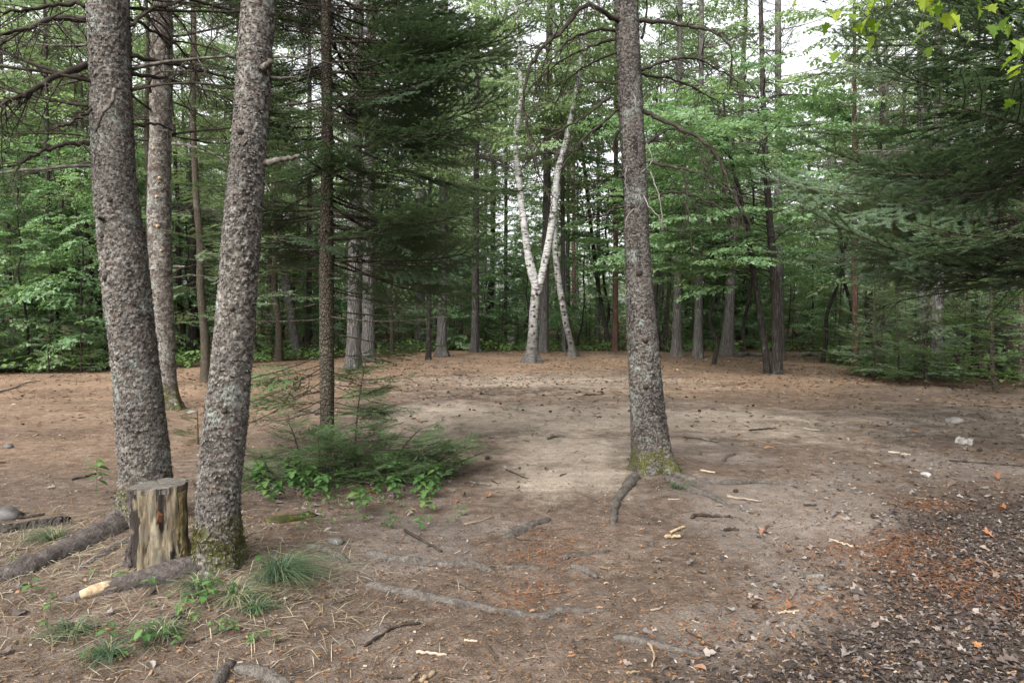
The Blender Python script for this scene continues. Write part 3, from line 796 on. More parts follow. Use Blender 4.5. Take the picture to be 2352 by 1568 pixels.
# E: the lone spruce on the path
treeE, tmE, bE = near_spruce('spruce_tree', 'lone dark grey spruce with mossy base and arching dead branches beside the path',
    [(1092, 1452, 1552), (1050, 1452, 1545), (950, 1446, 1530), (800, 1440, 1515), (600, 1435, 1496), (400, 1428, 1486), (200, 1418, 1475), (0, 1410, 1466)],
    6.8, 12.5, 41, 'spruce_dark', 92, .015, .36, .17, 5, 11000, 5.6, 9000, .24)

# branches, stubs and knots of A
rng = np.random.default_rng(5)
for k, (pts, r0, n) in enumerate([
        ([(205, 148, 4.95), (120, 180, 4.8), (60, 215, 4.6), (-60, 262, 4.3)], .020, 12),
        ([(205, 44, 4.95), (130, 42, 4.8), (70, 62, 4.6), (-80, 100, 4.3)], .018, 14),
        ([(205, 12, 4.95), (140, 8, 4.9), (60, 22, 4.8), (-60, 30, 4.6)], .014, 12),
        ([(215, 328, 4.95), (140, 335, 4.8), (90, 350, 4.7), (20, 385, 4.5)], .014, 5),
        ([(225, 240, 4.95), (175, 275, 4.7), (120, 300, 4.5)], .008, 5),
        ([(298, 128, 5.0), (380, 145, 5.2), (470, 165, 5.5), (560, 188, 5.9)], .013, 10),
        ([(300, 168, 5.0), (400, 185, 5.4), (500, 218, 5.9), (540, 235, 6.1)], .010, 10),
        ([(308, 286, 5.0), (360, 286, 5.3), (400, 300, 5.6)], .008, 3),
        ([(296, 60, 5.0), (350, 20, 5.1), (420, 0, 5.3), (480, -60, 5.5)], .011, 12),
        ([(296, 40, 5.0), (350, 70, 5.5), (430, 130, 6.3), (480, 240, 7.0)], .010, 14)]):
    px_branch(treeA, bA, pts, r0, .004, 300 + k, int(n * 1.5), .5, 'darktwig', depth=3)
put_branches(treeA, tmA, DEAD, 'branch', [(rng.uniform(3.0, 5.2), az, rng.uniform(-.1, .25), rng.uniform(.8, 1.25), rng.uniform(0, 6)) for az in (2.6, 3.3, 2.9, 1.2, .7, 3.6, .2, 1.9, 2.3, 3.0, .9, 1.5, .4, .6, 1.0, 2.8, 3.1, 2.4)])
put_branches(treeA, tmA, DEADG, 'branch', [(rng.uniform(2.6, 4.4), az, rng.uniform(-.1, .2), rng.uniform(.8, 1.2), rng.uniform(0, 6)) for az in (.3, .7, 1.1, 2.7, 3.0, 3.4)])
px_branch(treeA, bA, [(262, 205, 4.78), (255, 240, 4.7), (235, 262, 4.68), (222, 300, 4.72)], .010, .006, 330, 1, .1, 'deadwood', 'branch_stub')
px_branch(treeA, bA, [(240, 505, 4.85), (222, 498, 4.75)], .012, .007, 331, 0, name='branch_stub', mat='deadwood')
crown_top(treeA, tmA, 6.0, 10.8, 26, .9, 51)
# A's big buttress root running off to the corner of the clearing
obj('root', root_mb([P(322, 1110, 4.97), P(282, 1185, 4.85), G(215, 1240) + [0, 0, .05], G(120, 1285) + [0, 0, .05], G(20, 1325) + [0, 0, .04], G(-90, 1350)] - bA, .12, .05, 340, .5, 10).mesh('root', [M['rootbrown']]), treeA)

for k, pp in enumerate(([(250, 1225), (200, 1222), (150, 1228), (110, 1224)], [(300, 1235), (230, 1275), (180, 1310)], [(180, 1258), (120, 1262), (60, 1282)])):
    obj('root', root_mb(np.array([G(*q) for q in pp]) - bA, .05, .018, 344 + k, .5).mesh('root', [M['rootbrown']]), treeA)
# B: broken stub, knots, buttress root with its bark scraped off
px_branch(treeB, bB, [(605, 375, 4.12), (640, 368, 4.05), (690, 358, 3.95)], .017, .006, 350, 3, .1, 'deadwood', 'branch_stub')
px_branch(treeB, bB, [(600, 158, 4.10), (618, 148, 3.95), (622, 138, 3.9)], .017, .012, 351, 0, mat='deadwood', name='branch_stub')
px_branch(treeB, bB, [(620, 178, 4.12), (655, 180, 4.1), (685, 176, 4.1)], .008, .003, 352, 2, .1, 'deadwood', 'branch_stub')
px_branch(treeB, bB, [(607, 415, 4.12), (620, 440, 4.1)], .005, .002, 353, 0, mat='deadwood', name='branch_stub')
px_branch(treeB, bB, [(588, 560, 4.12), (610, 556, 4.1)], .006, .003, 354, 0, mat='deadwood', name='branch_stub')
def knot(tree, tm, z, az, r, mat='darktwig'):
    c, R = along(tm, z); d = np.array([math.cos(az), math.sin(az), 0]); p = c + d * (R * .96)
    mb = MB(); t = np.linspace(0, 1, 7); tube(mb, p + np.outer(t, d) * r * .7, r * np.sqrt(np.maximum(1 - t ** 2, .02)) * (1 - .25 * np.exp(-((t - .5) / .2) ** 2)), 9, 0, .5, True, .2, int(z * 100))
    obj('knot', mb.mesh('knot', [M[mat]]), tree)
for z, az, r in ((2.58, -1.75, .022), (1.55, -1.4, .02), (.95, -1.3, .018)): knot(treeB, tmB, z, az, r)
for z, az, r in ((2.3, -1.35, .022), (1.75, -2.0, .025), (2.05, -1.9, .018), (.75, -1.5, .02), (1.2, -1.8, .018)): knot(treeA, tmA, z, az, r)
crown_top(treeB, tmB, 5.8, 9.8, 22, .8, 52)
put_branches(treeB, tmB, DEAD, 'branch', [(rng.uniform(4.0, 5.8), rng.uniform(0, 6.28), rng.uniform(-.1, .2), rng.uniform(.7, 1.1), rng.uniform(0, 6)) for _ in range(6)])
rb = root_mb([P(478, 1285, 4.1), P(440, 1298, 4.03), G(388, 1324) + [0, 0, .05], G(310, 1345) + [0, 0, .045], G(220, 1366) + [0, 0, .035], G(130, 1388)] - bB, .08, .04, 341, .4, 10)
r1 = obj('root', rb.mesh('root', [M['rootbrown']]), treeB)
k0 = int(len(rb.path) * .66); mb = MB(); sp_ = rb.path[k0:-2] + [.002, -.014, .012]; tube(mb, sp_, rb.rad[k0:-2] * np.sin(np.linspace(.5, 2.7, len(sp_))) ** .35 * .9, 12, 0, .5, True, .3, 9)
tag(obj('scraped_wood', mb.mesh('scraped_wood', [M['bareroot']]), r1), 'pale scraped patch where the bark is gone')

# C: thin dead branches, an orange snapped limb
px_branch(treeC, bC, [(396, 330, 11.6), (440, 336, 11.4), (490, 352, 11.2), (530, 385, 11.0)], .022, .008, 360, 5, .4, 'deadwood')
px_branch(treeC, bC, [(400, 612, 11.6), (425, 612, 11.5)], .02, .012, 361, 0, mat='deadwood', name='branch_stub')
px_branch(treeC, bC, [(395, 640, 11.6), (440, 632, 11.3), (500, 640, 11.0), (560, 652, 10.8)], .012, .005, 362, 4, .4)
for z, az, r in ((3.6, -1.3, .03), (3.9, -1.1, .03), (3.1, -1.2, .035), (4.4, -1.7, .03), (2.7, -1.0, .03)): knot(treeC, tmC, z, az, r, 'bareroot')
put_branches(treeC, tmC, DEAD, 'branch', [(rng.uniform(4.4, 9.5), rng.uniform(0, 6.28), rng.uniform(-.15, .2), rng.uniform(1.2, 1.9), rng.uniform(0, 6)) for _ in range(44)])
crown_top(treeC, tmC, 8.2, 13.5, 26, 1.1, 53)

# E: arching dead branches
EB = [
    ([(1470, 49, 6.8), (1530, 52, 6.7), (1589, 61, 6.6), (1642, 76, 6.5), (1675, 111, 6.4), (1679, 172, 6.35)], .017, 8),
    ([(1474, 162, 6.8), (1527, 140, 6.9), (1593, 134, 7.1), (1650, 160, 7.3), (1700, 190, 7.5)], .014, 12),
    ([(1478, 254, 6.8), (1527, 279, 6.7), (1589, 308, 6.5), (1634, 344, 6.4), (1660, 381, 6.3), (1677, 427, 6.25), (1692, 463, 6.2), (1704, 509, 6.2)], .019, 14),
    ([(1486, 330, 6.75), (1515, 308, 6.7), (1550, 292, 6.62)], .011, 3),
    ([(1492, 373, 6.8), (1568, 388, 6.6), (1626, 406, 6.45), (1677, 437, 6.3)], .014, 7),
    ([(1495, 457, 6.8), (1548, 441, 6.75), (1609, 455, 6.7), (1660, 481, 6.7), (1712, 522, 6.7)], .011, 9),
    ([(1568, 388, 6.6), (1577, 451, 6.55), (1584, 520, 6.5), (1594, 590, 6.5)], .007, 5),
    ([(1593, 318, 6.5), (1612, 370, 6.45), (1636, 460, 6.4)], .006, 4),
    ([(1474, 170, 6.85), (1540, 182, 7.2), (1600, 205, 7.5), (1690, 260, 8.0)], .010, 14),
    ([(1520, 530, 7.0), (1590, 530, 7.3), (1700, 520, 7.6)], .006, 4),
    ([(1425, 50, 6.75), (1385, 28, 6.6), (1345, 12, 6.5), (1290, 70, 6.35), (1234, 126, 6.2), (1206, 200, 6.1), (1204, 252, 6.1), (1224, 353, 6.0), (1264, 464, 5.9)], .019, 18),
    ([(1414, 72, 6.8), (1370, 70, 6.8), (1310, 90, 6.7), (1262, 150, 6.6), (1240, 230, 6.5)], .013, 12),
    ([(1414, 90, 6.8), (1360, 105, 7.0), (1290, 140, 7.3), (1220, 200, 7.6)], .012, 14),
    ([(1401, 222, 6.8), (1350, 262, 6.6), (1310, 287, 6.5), (1209, 343, 6.2)], .012, 9),
    ([(1421, 252, 6.75), (1375, 290, 6.5), (1335, 323, 6.4), (1285, 393, 6.1)], .011, 8),
    ([(1420, 190, 6.8), (1360, 190, 7.0), (1290, 210, 7.2)], .008, 8),
    ([(1418, 120, 6.8), (1350, 150, 7.2), (1300, 190, 7.6), (1270, 260, 7.9)], .009, 12),
    ([(1434, 455, 6.8), (1400, 450, 6.65), (1356, 470, 6.4)], .011, 2),
    ([(1436, 474, 6.8), (1410, 478, 6.7), (1386, 494, 6.5), (1335, 510, 6.3)], .011, 3),
    ([(1436, 405, 6.8), (1412, 410, 6.6)], .012, 0),
    ([(1420, 300, 6.85), (1408, 340, 6.9), (1425, 385, 6.9)], .013, 3),
    ([(1474, 88, 6.95), (1484, 40, 7.1), (1490, -60, 7.3)], .012, 3)]
for k, (pts, r0, n) in enumerate(EB): px_branch(treeE, bE, pts, r0, .003, 400 + k, int(n * 1.6), .40, 'darktwig', depth=3, hang=.3)
for k, pts in enumerate([[(1455, 215, 6.6), (1460, 240, 6.5), (1447, 262, 6.5), (1440, 310, 6.55)], [(1486, 330, 6.6), (1497, 370, 6.5), (1470, 400, 6.5)], [(1480, 450, 6.6), (1490, 475, 6.45), (1515, 500, 6.4), (1525, 528, 6.4)],
                         [(1440, 380, 6.62), (1436, 410, 6.6), (1440, 445, 6.62)], [(1455, 480, 6.6), (1440, 500, 6.55), (1436, 530, 6.6)], [(1494, 395, 6.7), (1515, 460, 6.6), (1520, 530, 6.55)]]):
    px_branch(treeE, bE, pts, .0055, .003, 440 + k, 1, .12, 'palewood', 'twig', .1, 1)
put_branches(treeE, tmE, DEAD, 'branch', [(rng.uniform(4.6, 7.0), az, rng.uniform(-.05, .25), rng.uniform(1.0, 1.5), rng.uniform(0, 6)) for az in (0, .6, 1.3, 2.0, 2.7, 3.2, 3.6, 4.2, 5, 5.6)])
for z, az, r in ((1.95, -1.7, .03), (1.3, -1.6, .03), (.85, -1.75, .03), (.62, -1.5, .025), (2.6, -2.0, .025), (3.0, -1.2, .02)): knot(treeE, tmE, z, az, r)
crown_top(treeE, tmE, 6.8, 12.2, 26, .9, 54)
for k, (pp, r0, r1_) in enumerate([
        ([(1462, 1095), (1440, 1118), (1418, 1140), (1408, 1165), (1396, 1208)], .048, .02), ([(1545, 1092), (1600, 1106), (1660, 1109), (1740, 1106)], .04, .018),
        ([(1530, 1100), (1590, 1126), (1630, 1140), (1672, 1164)], .035, .018)]):
    obj('root', root_mb(np.array([G(*q) for q in pp]) + [0, 0, .014] - bE, r0 * 1.2, r1_ * 1.2, 460 + k, .2).mesh('root', [M['root']]), treeE)

# D: slender dark fir, living branches to the right, bare ones low down
rowsD = [(1045, 735, 770), (1000, 735, 768), (850, 734, 768), (650, 733, 767), (500, 735, 766), (350, 738, 765), (150, 738, 762), (0, 737, 760)]
pD, rD = px_path(rowsD, 7.86, None, 10.5)
bD = pD[0].copy(); bD[2] = H(bD[0], bD[1])
treeD = empty('fir_tree', bD, 'slender dark fir with low spreading branches standing in green undergrowth', 'tree')
tmD = trunk_mb(pD, rD, bD, 40, .03, 61, .3, .1, 5, None, .03)
obj('trunk', tmD.mesh('trunk', [M['firbark']]), treeD)
rng = np.random.default_rng(17)
sp = []
for k in range(165):
    z = 2.15 + 6.6 * (k / 165) ** 1.05
    az = rng.uniform(-1.5, 2.3) if rng.random() < .66 else rng.uniform(0, 6.28)
    L = (1.12 if z < 5.5 else 1.12 - .13 * (z - 5.5)) * rng.uniform(.6, 1.12)
    if math.cos(az) < -.2: L *= .62
    if -2.4 < ((az + math.pi) % (2 * math.pi)) - math.pi < -.9: L *= .75
    sp.append((z, az, rng.uniform(-.3, .3), L, rng.uniform(-.6, .6)))
for k in range(26): sp.append((rng.uniform(2.2, 5.5), rng.uniform(2.5, 4.0), rng.uniform(-.3, .2), rng.uniform(.5, .8), rng.uniform(-.6, .6)))
put_branches(treeD, tmD, FIR, 'branch', sp)
sp = [(z, az, rng.uniform(-.15, .1), rng.uniform(.8, 1.15), rng.uniform(-.4, .4)) for z, az in ((1.35, .1), (1.5, 2.9), (1.62, .5), (1.7, 3.4), (1.8, -.3), (1.9, 1.3), (1.95, 2.6), (2.05, 5.2), (2.1, 3.0), (1.55, -.6), (2.2, .2), (2.3, 3.3), (1.85, .9))]
put_branches(treeD, tmD, FIR_THIN, 'branch', sp)
sp = [(z, az, e, s, 0.3) for z, az, e, s in ((.85, .05, -.05, .62), (.75, -.3, -.25, .7), (.95, 3.0, -.45, .75), (.8, 3.4, -.5, .8), (.6, 2.7, -.35, .6), (1.1, 3.2, -.3, .8), (.55, .4, -.2, .6), (.9, 1.2, -.2, .6))]
put_branches(treeD, tmD, FIR_THIN, 'branch', sp)
put_branches(treeD, tmD, FIR_YOUNG, 'branch', [(z, az, rng.uniform(-.3, .15), rng.uniform(.8, 1.25), rng.uniform(-.4, .4)) for z, az in ((.5, .3), (.6, 1.0), (.75, .0), (.85, -.5), (.7, 3.2), (.9, 2.7), (1.0, 3.5), (1.1, .3), (.45, -.8), (.55, 4.0), (.4, 2.2))])
put_branches(treeD, tmD, DEADG, 'branch', [(.25, 3.3, -.1, .5, 0), (.4, 2.8, -.2, .55, 1), (.3, -.4, -.1, .5, 2), (.5, 3.6, -.25, .6, 3), (.2, -.9, -.05, .6, 1), (.35, -1.3, -.15, .5, 2), (.7, 3.0, -.3, .6, 4)])

# K: big fir out of frame whose boughs hang in from the side
bK = np.array([6.9, 7.7, H(6.9, 7.7)])
treeK = empty('fir_tree', bK, 'broad dark fir whose heavy boughs sweep in beside the leaf litter', 'tree')
pK = np.array([bK + [0.06 * math.sin(z), 0, z] for z in np.linspace(0, 11, 10)]); tmK = trunk_mb(pK, np.linspace(.2, .04, 10), bK, 40, .05, 71, .3, .15, 5, None, .03)
obj('trunk', tmK.mesh('trunk', [M['firbark']]), treeK)
sp = []
for k in range(84):
    z = 2.0 + 7.4 * (k / 84) ** 1.1
    az = math.pi + rng.uniform(-1.15, 1.15) if rng.random() < .8 else rng.uniform(0, 6.28)
    L = (1.75 if z < 5 else 1.75 - .2 * (z - 5)) * rng.uniform(.7, 1.1)
    if z > 4.6 and rng.random() < .35: continue
    sp.append((z, az, rng.uniform(-.25 if z > 2.8 else .0, .4), L, rng.uniform(-.7, .7)))
put_branches(treeK, tmK, FIR, 'branch', sp)
put_branches(treeK, tmK, DEAD, 'branch', [(rng.uniform(1.9, 4.5), math.pi + rng.uniform(-.9, .9), rng.uniform(-.25, .15), rng.uniform(1.2, 1.7), rng.uniform(0, 6)) for _ in range(14)])

# the lime-leaved maple bough hanging overhead at the upper corner
bm = np.array([4.9, 4.4, H(4.9, 4.4)])
limem = empty('maple_tree', bm, 'maple overhanging from beyond the frame with bright yellow-green leaves at the top', 'tree')
pm = np.array([bm + [-.12 * z ** .8, 0, z] for z in np.linspace(0, 7, 8)]); tml = trunk_mb(pm, np.linspace(.13, .04, 8), bm, 24, .08, 72, .3, .12, 5, None, .03)
obj('trunk', tml.mesh('trunk', [M['darkbark']]), limem)
mb = MB(); leafpos = []
rng = np.random.default_rng(23)
for pts in ([(2800, -330, 4.4), (2560, -130, 4.3), (2330, -70, 4.2), (2120, -70, 4.1), (1890, 5, 4.0)], [(2560, -130, 4.3), (2440, 20, 4.1), (2350, 130, 4.0)], [(2330, -70, 4.2), (2200, -40, 4.0), (2030, 20, 3.9)]):
    p = smooth_path([P(*q) for q in pts], 16) - bm
    tube(mb, p, np.linspace(.014, .003, 16), 5, 0, .5)
    for q in p[4:]:
        for _ in range(4):
            e = q + rng.normal(0, .13, 3) + [0, 0, -.04]; tube(mb, np.array([q, (q + e) / 2 + [0, 0, .02], e]), [.003, .002, .0014], 3, 0, cap=False); leafpos.append(e)
obj('branch', mb.mesh('branch', [M['darkbark']]), limem)
lv = []
for k in range(4):
    m2 = MB(); leaves(m2, MAPLE, np.zeros((1, 3)), np.array([[1.0, 0, 0]]), np.array([[0, 0, 1.0]]), [.098 + .01 * k], 0, np.array([.3 + .15 * k]), .05 + .1 * k); lv.append(m2.mesh('leaf', [M['leaf_lime']]))
for k, e in enumerate(leafpos):
    obj('leaf', lv[k % 4], limem, M=trs(e, rng.uniform(0, 6.28), rng.uniform(-1.25, -.2), rng.uniform(-.6, .6), rng.uniform(.55, 1.0)))
# ------------------------------------------------------------------ the wood around the clearing
LB_FIR = [conifer_branch(500 + k, 2.0, ns=.030, nl=.09, nw=.034, sp=.17, subsp=.17, bare=.12, sag=.2, lift=.18, thick=.012) for k in range(3)]
LB_PINE = [conifer_branch(510 + k, 2.0, ns=.040, nl=.13, nw=.022, sp=.26, subsp=.22, bare=.3, sag=-.05, lift=.15, thick=.018, up=1.0, density=.8) for k in range(3)]
LB_LEAF = [leafy_branch(520 + k, 1.8, KITE, .165, .13, .24, .012, .5, .1, 2, .2) for k in range(4)]
LB_DEAD = []
for k in range(3):
    m_ = MB(); r_ = np.random.default_rng(530 + k); t_ = np.linspace(0, 1, 6)
    mn = np.stack([1.6 * t_, .1 * np.sin(4 * t_ + k), .1 * t_ - .45 * t_ * t_], -1); tube(m_, mn, .012 * (1 - .7 * t_), 4, 0, cap=False)
    add_twigs(m_, mn, r_, 9, .7, .006, 0, 2); LB_DEAD.append(m_)
LB_YFIR = [conifer_branch(540 + k, 1.0, ns=.018, nl=.055, nw=.021, sp=.10, subsp=.10, bare=.05, sag=.08, lift=.1, thick=.012, wide=.55) for k in range(3)]

def simple_trunk(h, r, seed, lean=.03, seg=10):
    rng = np.random.default_rng(seed); n = 12; z = np.linspace(0, h, n)
    p = np.stack([np.cumsum(rng.normal(0, lean, n)), np.cumsum(rng.normal(0, lean, n)), z], -1); p -= p[0]
    tm = trunk_mb(p, r * (1 - .85 * (z / h) ** 1.2), np.zeros(3), seg, h / 40, seed, .35, .35, 5, None, .05, .3)
    return tm, p
def at_z(p, z): return np.array([np.interp(z, p[:, 2], p[:, k]) for k in range(3)])

def crown_mb(kind, p, z0, z1, reach, n, seed, deadz=None, nd=0):
    rng = np.random.default_rng(seed); mb = MB()
    for k in range(n):
        f = (k + rng.random()) / n; z = z0 + (z1 - z0) * f; c = at_z(p, z); az = rng.uniform(0, 2 * math.pi); dr = rng.uniform(-.22, .22)
        if kind == 'fir': mb.stamp(LB_FIR[k % 3], trs(c, az, rng.uniform(-.3, .05), rng.uniform(-.2, .2), reach / 2 * (1.08 - f) ** .75 * rng.uniform(.75, 1.15)), dr)
        elif kind == 'young': mb.stamp(LB_YFIR[k % 3], trs(c, az, rng.uniform(-.1, .35), rng.uniform(-.3, .3), reach * (1.06 - f) ** .85 * rng.uniform(.75, 1.15)), dr)
        elif kind == 'pine': mb.stamp(LB_PINE[k % 3], trs(c, az, rng.uniform(-.1, .5), rng.uniform(-.3, .3), reach / 2 * (1.1 - f) ** .5 * rng.uniform(.7, 1.2)), dr)
        else:
            el = rng.uniform(.0, .9); L = reach * math.sin(math.pi * min(.95, f * .8 + .18)) * rng.uniform(.5, 1.1)
            d = np.array([math.cos(az) * math.cos(el), math.sin(az) * math.cos(el), math.sin(el)])
            q = c + d * L * np.array([1, 1, .7]); u = np.linspace(0, 1, 5)[:, None]
            tube(mb, c + u * (q - c) + u * (1 - u) * np.array([0, 0, -.15 * L]), np.linspace(.03, .008, 5), 4, 0, cap=False)
            for j in range(4):
                qq = c + (q - c) * rng.uniform(.45, 1.05)
                mb.stamp(LB_LEAF[(k + j) % 4], trs(qq, az + rng.normal(0, .8), rng.uniform(-.25, .45), rng.uniform(-.4, .4), rng.uniform(.7, 1.15)), dr)
    if nd:
        for k in range(nd):
            z = rng.uniform(*deadz); mb.stamp(LB_DEAD[k % 3], trs(at_z(p, z), rng.uniform(0, 6.28), rng.uniform(-.2, .3), 0, rng.uniform(.6, 1.3) * reach / 2))
    return mb

PROTO = {}
def proto(kind, k, h, r, z0, reach, n, bark, leafmat, deadz=None, nd=0, lean=.05):
    tm, p = simple_trunk(h, r, 600 + k, lean)
    cm = crown_mb({'fir': 'fir', 'pine': 'pine', 'leafy': 'leafy', 'young': 'young'}[kind], p, z0, h, reach, n, 620 + k, deadz, nd)
    PROTO.setdefault(kind, []).append((tm.mesh('trunk', [M[bark]]), cm.mesh('crown', [M['deadwood'] if nd else M[bark], M[leafmat]]), h))
for k in range(3): proto('fir', k, 15 + k, .13, 2.2 - .4 * k, 2.1, 60, 'firbark', 'needle_far')
for k in range(2): proto('pine', 10 + k, 19 + k, .16, 9.0 - k, 2.6, 46, 'pine', 'needle_pine', (2.5, 10), 40)
for k in range(3): proto('leafy', 20 + k, 14 + k, .11, 2.0 + .8 * k, 2.7, 32, ('darkbark', 'pine', 'birch', 'darkbark')[k], 'leaf_far', lean=.12)
for k in range(3): proto('young', 30 + k, 2.6 + .5 * k, .03, .12, 1.0, 54, 'firbark', ('needle_far', 'needle_fresh', 'needle_far')[k], lean=.015)
# understorey maples with broad flat leaves low down
for k in range(2):
    tm, p = simple_trunk(7.5, .05, 660 + k, .1); rng = np.random.default_rng(670 + k); cm = MB()
    LM = [leafy_branch(680 + j + 5 * k, 1.8, MAPLE_LO, .13, .13, .2) for j in range(3)]
    for j in range(46):
        z = .7 + 6.6 * (j + rng.random()) / 46; az = rng.uniform(0, 6.28)
        cm.stamp(LM[j % 3], trs(at_z(p, z), az, rng.uniform(-.35, .65), rng.uniform(-.5, .5), rng.uniform(.7, 1.25) * (1.0 - .3 * z / 7.5)), rng.uniform(-.2, .25))
    PROTO.setdefault('under', []).append((tm.mesh('trunk', [M['darkbark']]), cm.mesh('crown', [M['darkbark'], M['maple']]), 7.5))

for k in range(2):
    tm, p = simple_trunk(9.5, .07, 664 + k, .12); rng = np.random.default_rng(674 + k); cm = MB()
    LM = [leafy_branch(690 + j + 5 * k, 1.9, MAPLE_LO, .14, .13, .2) for j in range(3)]
    for j in range(50):
        z = 2.9 + 6.4 * (j + rng.random()) / 50; az = rng.uniform(0, 6.28); c0 = at_z(p, z); q = c0 + np.array([math.cos(az), math.sin(az), .15]) * rng.uniform(0, 1.2)
        tube(cm, [c0, q], [.012, .008], 3, 0, cap=False); cm.stamp(LM[j % 3], trs(q, az, rng.uniform(-.1, .3), rng.uniform(-.2, .2), rng.uniform(.7, 1.2)), rng.uniform(-.2, .3))
    PROTO.setdefault('mapletall', []).append((tm.mesh('trunk', [M['darkbark']]), cm.mesh('crown', [M['darkbark'], M['maple']]), 9.5))

def plant_tree(kind, v, x, y, name, label, group, sc=1.0, rz=0.0):
    tr, cr, h = PROTO[kind][v % len(PROTO[kind])]
    e = empty(name, (x, y, H(x, y)), label, 'tree', group); e.rotation_euler = (0, 0, rz); e.scale = (sc, sc, sc)
    obj('trunk', tr, e); obj('crown', cr, e)
    return e
def dx(x, y): return CX + x / y * FPX

